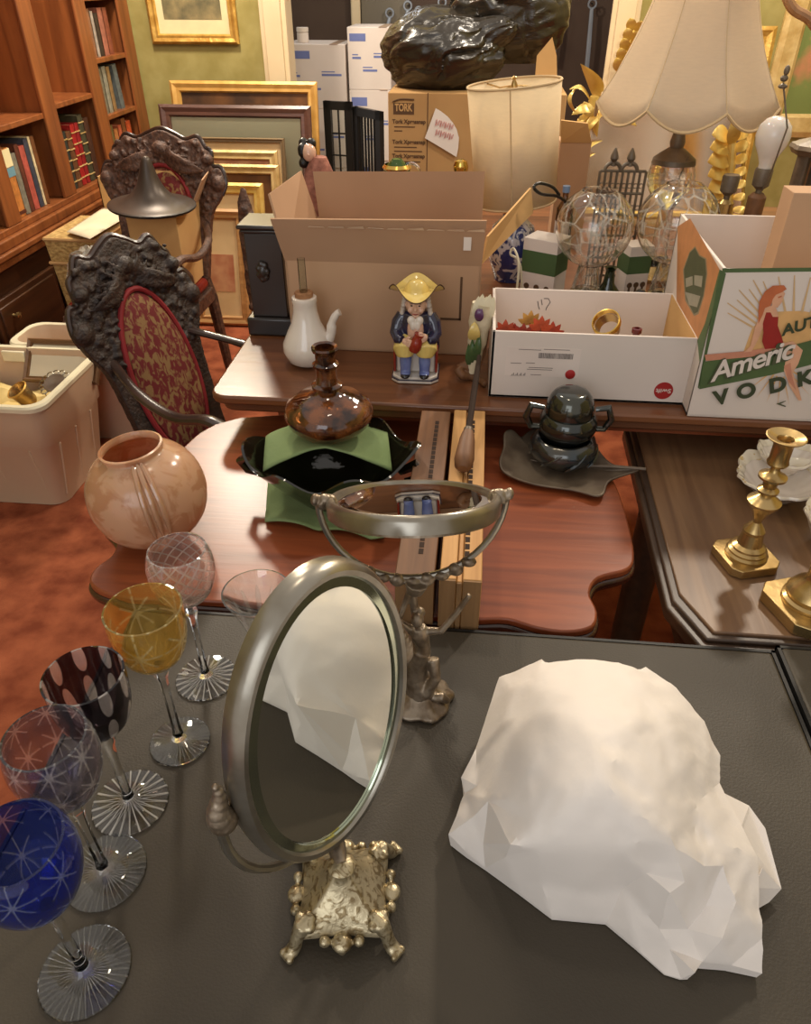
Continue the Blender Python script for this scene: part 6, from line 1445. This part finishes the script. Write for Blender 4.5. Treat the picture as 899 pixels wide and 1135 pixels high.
# ------------------------------------------------------------------ cartons, flared shade and basket at the left
ZK = .70; cp = PZ(169, 230, ZK+.02); cr = 49*((cp-Vector((0, 0, EYE))).length)/F*.84
mx0, mx1, my0, my1 = cp.x-.085, cp.x+.10, cp.y-.05, cp.y+.22
t = thing('carton', 'brown carton on the farther chair seat with the flared shade on it', 'box', ((mx0+mx1)/2, (my0+my1)/2, .433))
b = B(); b.span((mx0, my0, .434), (mx1, my1, ZK)); b.build('carton', M['card_pale'], t, world=True, bevel=.002)
q1 = PY(228, 202, my0-.02); b = B(); b.poly([(mx1, cp.y+.125, ZK), (mx1, my1, ZK), (mx1+.05, my1, ZK+.10), (mx1+.055, cp.y+.12, ZK+.09)]); b.build('flap', M['card'], t, world=True, solid=.004, smooth=False)
b = B(); b.poly([(mx0, my1, ZK), (mx1, my1, ZK), (mx1, my1+.02, ZK+.095), (mx0, my1+.02, ZK+.095)]); b.build('flap', M['card_pale'], t, world=True, solid=.004, smooth=False)
t = thing('flared_shade', 'dark gunmetal flared cone lampshade with a pointed top', 'lamp shade', (cp.x, cp.y, ZK+.006), 0)
tm = Matrix.Rotation(.06, 4, 'Y') @ Matrix.Rotation(.03, 4, 'X'); k_ = cr/.145
pr = [(.145, .020), (.143, .026), (.110, .034), (.080, .048), (.055, .070), (.038, .098), (.028, .125), (.021, .150), (.015, .168), (.008, .176), (.0005, .178)]
P_ = [(p.x, p.z) for p in spline([Vector((r*k_, 0, z*k_)) for r, z in pr], 3)]
B().lathe(P_+[(max(.0004, r-.003), z-.004) for r, z in P_[::-1]], 64, M=tm, cap=False).build('shade_cone', M['cone'], t, angle=60)
B().lathe([(cr-.002, .018*k_), (cr+.002, .020*k_), (cr+.002, .025*k_), (cr-.002, .026*k_)], 64, M=tm, loop=True).build('rim', M['black'], t)
# left open carton
YL = 3.25; a_ = PY(107, 196, YL); c_ = PY(153, 192, YL)
t = thing('carton', 'tan open carton beside the bookcase with its flaps up', 'box', ((a_.x+c_.x)/2, YL+.12, 0))
zt_ = a_.z-.0
b = B(); x0_, x1_ = a_.x, c_.x+.06
for p, q in (((x0_, YL), (x1_, YL+.004)), ((x0_, YL+.246), (x1_, YL+.25)), ((x0_, YL), (x0_+.004, YL+.25)), ((x1_-.004, YL), (x1_, YL+.25))): b.span((*p, .001), (*q, zt_))
b.span((x0_, YL, .001), (x1_, YL+.25, .006)); b.build('carton', M['card_pale'], t, world=True)
b = B(); b.poly([(x1_, YL, zt_), (x1_, YL+.25, zt_), (x1_-.01, YL+.24, zt_+.10), (x1_-.03, YL+.01, zt_+.09)]); b.build('flap', M['card_in'], t, world=True, solid=.004, smooth=False)
b = B(); b.poly([(x0_, YL+.25, zt_), (x1_, YL+.25, zt_), (x1_-.02, YL+.28, zt_+.06), (x0_+.03, YL+.28, zt_+.05)]); b.build('flap', M['card_pale'], t, world=True, solid=.004, smooth=False)
# printed basket-like carton with sheets of paper
wt = PY(50, 260, 2.90); we = PY(103, 268, 2.87)
x0_, x1_ = wt.x, we.x+.02; zt_ = (wt.z+we.z)/2
WK = mat('woven_straw', C(206, 174, 110), .85, col2=C(160, 126, 72), scale=60, bump=.6, stretch=(1, 1, 1.6))
t = thing('straw_hamper', 'square straw hamper with a sheet of white paper on it beside the bookcase', 'basket', ((x0_+x1_)/2, 3.05, 0))
b = B(); b.add([(x0_+.03, 2.91, .001), (x1_-.03, 2.91, .001), (x1_-.03, 3.19, .001), (x0_+.03, 3.19, .001), (x0_, 2.88, zt_), (x1_, 2.88, zt_), (x1_, 3.22, zt_), (x0_, 3.22, zt_)], ((0, 3, 2, 1), (4, 5, 6, 7), (0, 1, 5, 4), (1, 2, 6, 5), (2, 3, 7, 6), (3, 0, 4, 7))); b.build('woven_body', WK, t, world=True)
b = B()
for z_ in (zt_-.006, zt_-.10): b.tube([(x0_, 2.88, z_), (x1_, 2.88, z_), (x1_, 3.22, z_), (x0_, 3.22, z_), (x0_, 2.88, z_)], .007, 6)
b.build('woven_rim', M['card_pale'], t, world=True)
pp = [PZ(x, y, zt_+.010+.014*(i % 2)) for i, (x, y) in enumerate(((74, 258), (100, 266), (143, 240), (118, 229)))]
b = B(); b.sheet(lambda u, v: (pp[0]*(1-u)+pp[1]*u)*(1-v)+(pp[3]*(1-u)+pp[2]*u)*v + Vector((0, 0, .010*sin(PI*u)*sin(PI*v)+.004)), 10, 10)
o = b.build('paper_sheet', M['paper_warm'], world=True, loc=(pp[0].x, pp[0].y, zt_+.02), solid=.001, angle=80); tag(o, 'cream sheet of paper lying on the straw hamper', 'paper')
pc = PZ(140, 262, .62); b = B(); bmesh.ops.create_icosphere(b.bm, subdivisions=4, radius=1)
for v in b.bm.verts:
    d = v.co.normalized(); k = 1+.25*(1-2*abs(noise.noise(d*3.1)))+.1*noise.noise(d*7); v.co = Vector((d.x*.085*k, d.y*.06*k, max(-.085, d.z*.085*k)))
o = b.build('plastic_bag', mat('clear_plastic_film', C(206, 196, 176), .18, trans=.5, col2=C(186, 176, 158), scale=14, coat=.5, bump=.4, bscale=30), loc=(-1.37, 2.545, .52)); tag(o, 'crumpled clear plastic bag on the front of the farther armchair seat', 'bag')

# ------------------------------------------------------------------ plastic tubs
def tub(x0, x1, y0, y1, z1, label, taper=.055, r=.05):
    t = thing('plastic_tub', label, 'tub', ((x0+x1)/2, (y0+y1)/2, 0), 0, 'frosted plastic tubs on the carpet'); cx_, cy_ = (x0+x1)/2, (y0+y1)/2
    w, d = (x1-x0)/2, (y1-y0)/2
    def rec(k, z, rr_=r):
        P = []
        for sx, sy, a in ((1, -1, -90), (1, 1, 0), (-1, 1, 90), (-1, -1, 180)):
            for i in range(6):
                an = math.radians(a+18*i); P.append(Vector((sx*(w-k-rr_)+rr_*cos(an), sy*(d-k-rr_)+rr_*sin(an), z)))
        return P
    b = B(); lv = [rec(taper, .002), rec(taper*.45, z1*.60), rec(taper*.45-.006, z1*.62), rec(.012, z1-.02), rec(.012, z1), rec(.016, z1), rec(.016+.004, z1-.02), rec(taper*.45+.004, z1*.6), rec(taper+.004, .008)]
    rg = [[b.bm.verts.new(p) for p in L] for L in lv]
    for a, c in zip(rg, rg[1:]):
        n = len(a)
        for i in range(n): b.face((a[i], a[(i+1) % n], c[(i+1) % n], c[i]))
    b.face(rg[0][::-1]); b.face(rg[-1]); b.build('body', M['bin'], t, angle=50)
    b = B(); lv = [rec(.016, z1+.002), rec(.0, z1+.003), rec(-.004, z1-.003), rec(-.003, z1-.016), rec(.008, z1-.014), rec(.016, z1-.006)]
    rg = [[b.bm.verts.new(p) for p in L] for L in lv]; n = len(rg[0])
    for a, c in zip(rg, rg[1:]+rg[:1]):
        for i in range(n): b.face((a[i], a[(i+1) % n], c[(i+1) % n], c[i]))
    b.build('rim', M['bin_rim'], t)
    for q in (-.6, -.15, .3, .7): B().tube([(q*w, -d+taper+.001, .03), (q*w, -d+taper*.45+.001, z1*.58)], .004, 6).build('moulded_rib', M['bin'], t)
    for q in (-.6, -.1, .4): B().tube([(w-taper+.0, q*d, .03), (w-taper*.45, q*d, z1*.58)], .004, 6).build('moulded_rib', M['bin'], t)
    b = B(); b.span((-.03, d-.030, z1-.045), (.05, d-.018, z1-.008)); b.build('handle_lug', M['bin_rim'], t, bevel=.003)
    return t
tub(-1.86, -1.235, 1.79, 2.215, .385, 'large frosted plastic tub at the left holding a frame and brass cup')
tub(-1.58, -1.03, 2.225, 2.42, .385, 'frosted plastic tub behind the large one, partly behind the nearer armchair', .05)
b = B(); b.sheet(lambda u, v: Vector((-.245+.49*u, -.14+.28*v, .27+.03*noise.noise(Vector((u*4, v*4, 1)))+.02*noise.noise(Vector((u*11, v*11, 5))))), 24, 18)
o = b.build('packing_paper', mat('yellow_tissue', C(230, 206, 142), .8, col2=C(214, 186, 116), scale=10), loc=(-1.55, 2.0, 0), solid=.003, angle=25); tag(o, 'yellowish packing paper filling the large plastic tub', 'paper')
p = PZ(30, 448, .30); t = thing('brass_cup', 'small dull brass cup lying on paper in the large tub', 'cup', (p.x-.02, p.y+.03, .31))
tm = Matrix.Rotation(-.35, 4, 'Y') @ Matrix.Rotation(.35, 4, 'X')
B().lathe([(.0005, -.03), (.020, -.03), (.026, -.02), (.030, .02), (.033, .034), (.031, .034), (.027, .018), (.020, -.022), (.0005, -.024)], 32, M=tm, cap=False).build('body', M['brass'], t); B().lathe([(.032, .030), (.036, .034), (.032, .037)], 32, M=tm, loop=True).build('rim', M['gilt'], t)
p = PZ(56, 425, .32); t = frame('framed_photograph', 'small brown wooden picture frame tucked inside the large tub', p.x-.13, p.x+.13, .29, .40, p.y+.06, .10, .02, wood('brown_frame', C(110, 78, 48), C(84, 56, 34)), PL, depth=.02)
p = PZ(62, 428, .325); t = thing('silver_doily', 'round silver filigree dish beside the brass cup in the large tub', 'dish', (p.x, p.y, .335))
tm = Matrix.Rotation(.5, 4, 'X'); b = B()
for k in range(14): a = 2*PI*k/14; b.lathe([(.009, -.002), (.012, 0), (.009, .002)], 12, c=tm @ Vector((.042*cos(a), .042*sin(a), 0)), M=tm, loop=True)
b.build('filigree_border', M['silver'], t); B().lathe([(.0005, 0), (.034, 0), (.036, .003), (.034, .005), (.0005, .003)], 32, M=tm, cap=False).build('plate', M['silver'], t)
p = PZ(62, 366, .33); t = thing('papered_parcel', 'small white parcel in the second tub behind the large one', 'parcel', (p.x+.0, p.y-.02, .01))
B().box((0, 0, .16), (.12, .09, .31), .3).build('wrapping', M['paper'], t, bevel=.008); B().box((0, 0, .3165), (.125, .012, .003), .3).build('string', M['brown_ink'], t)
t = thing('grey_case', 'flat grey case beside the white parcel in the second tub', 'case', (p.x-.12, p.y, .01)); B().box((0, 0, .15), (.09, .03, .30), -.3).build('shell', M['pewter'], t, bevel=.004); B().box((0, -.017, .22), (.03, .006, .02), -.3).build('clasp', M['brass'], t)

# ------------------------------------------------------------------ light
def lamp(name, kind, loc, power, col, size=.3, rot=None, target=None, size_y=None):
    l = bpy.data.lights.new(name, kind); l.energy = power; l.color = col
    if kind == 'AREA': l.size = size; 
    if kind == 'AREA' and size_y: l.shape = 'RECTANGLE'; l.size_y = size_y
    if kind == 'POINT': l.shadow_soft_size = size
    o = bpy.data.objects.new(name, l); COL.objects.link(o); o.location = loc
    if target: o.rotation_euler = (Vector(target)-Vector(loc)).to_track_quat('-Z', 'Y').to_euler()
    return o
WARM = (1., .87, .70)
lamp('ceiling_lamp_table', 'POINT', (.95, 2.3, 2.55), 92, WARM, .07)
lamp('ceiling_lamp_bookcase', 'POINT', (-1.30, 3.55, 2.55), 190, WARM, .14)
lamp('ceiling_lamp_side', 'POINT', (-.6, 1.9, 2.6), 34, WARM, .08)
lamp('ceiling_lamp_front', 'POINT', (-.15, .9, 2.6), 10, (1., .84, .66), .08)
lamp('ceiling_lamp_back', 'POINT', (.9, 3.7, 2.6), 105, WARM, .08)
lamp('window_behind', 'AREA', (-.6, -1.9, 1.9), 18, (.86, .92, 1.), 1.5, target=(0, .9, .9))
lamp('hall_light', 'POINT', (-.9, 4.95, 2.5), 16, (.86, .90, 1.), .1)
w = bpy.data.worlds.new('room_light'); S.world = w; w.use_nodes = True
w.node_tree.nodes['Background'].inputs['Color'].default_value = (1., .92, .84, 1); w.node_tree.nodes['Background'].inputs['Strength'].default_value = .72
S.view_settings.view_transform = 'Standard'; S.view_settings.look = 'None'; S.view_settings.gamma = 1; S.view_settings.use_curve_mapping = False
S.view_settings.exposure = -0.15
S.cycles.max_bounces = 14; S.cycles.transmission_bounces = 14; S.cycles.transparent_max_bounces = 16
S.cycles.sample_clamp_indirect = 4; S.cycles.blur_glossy = 1.0
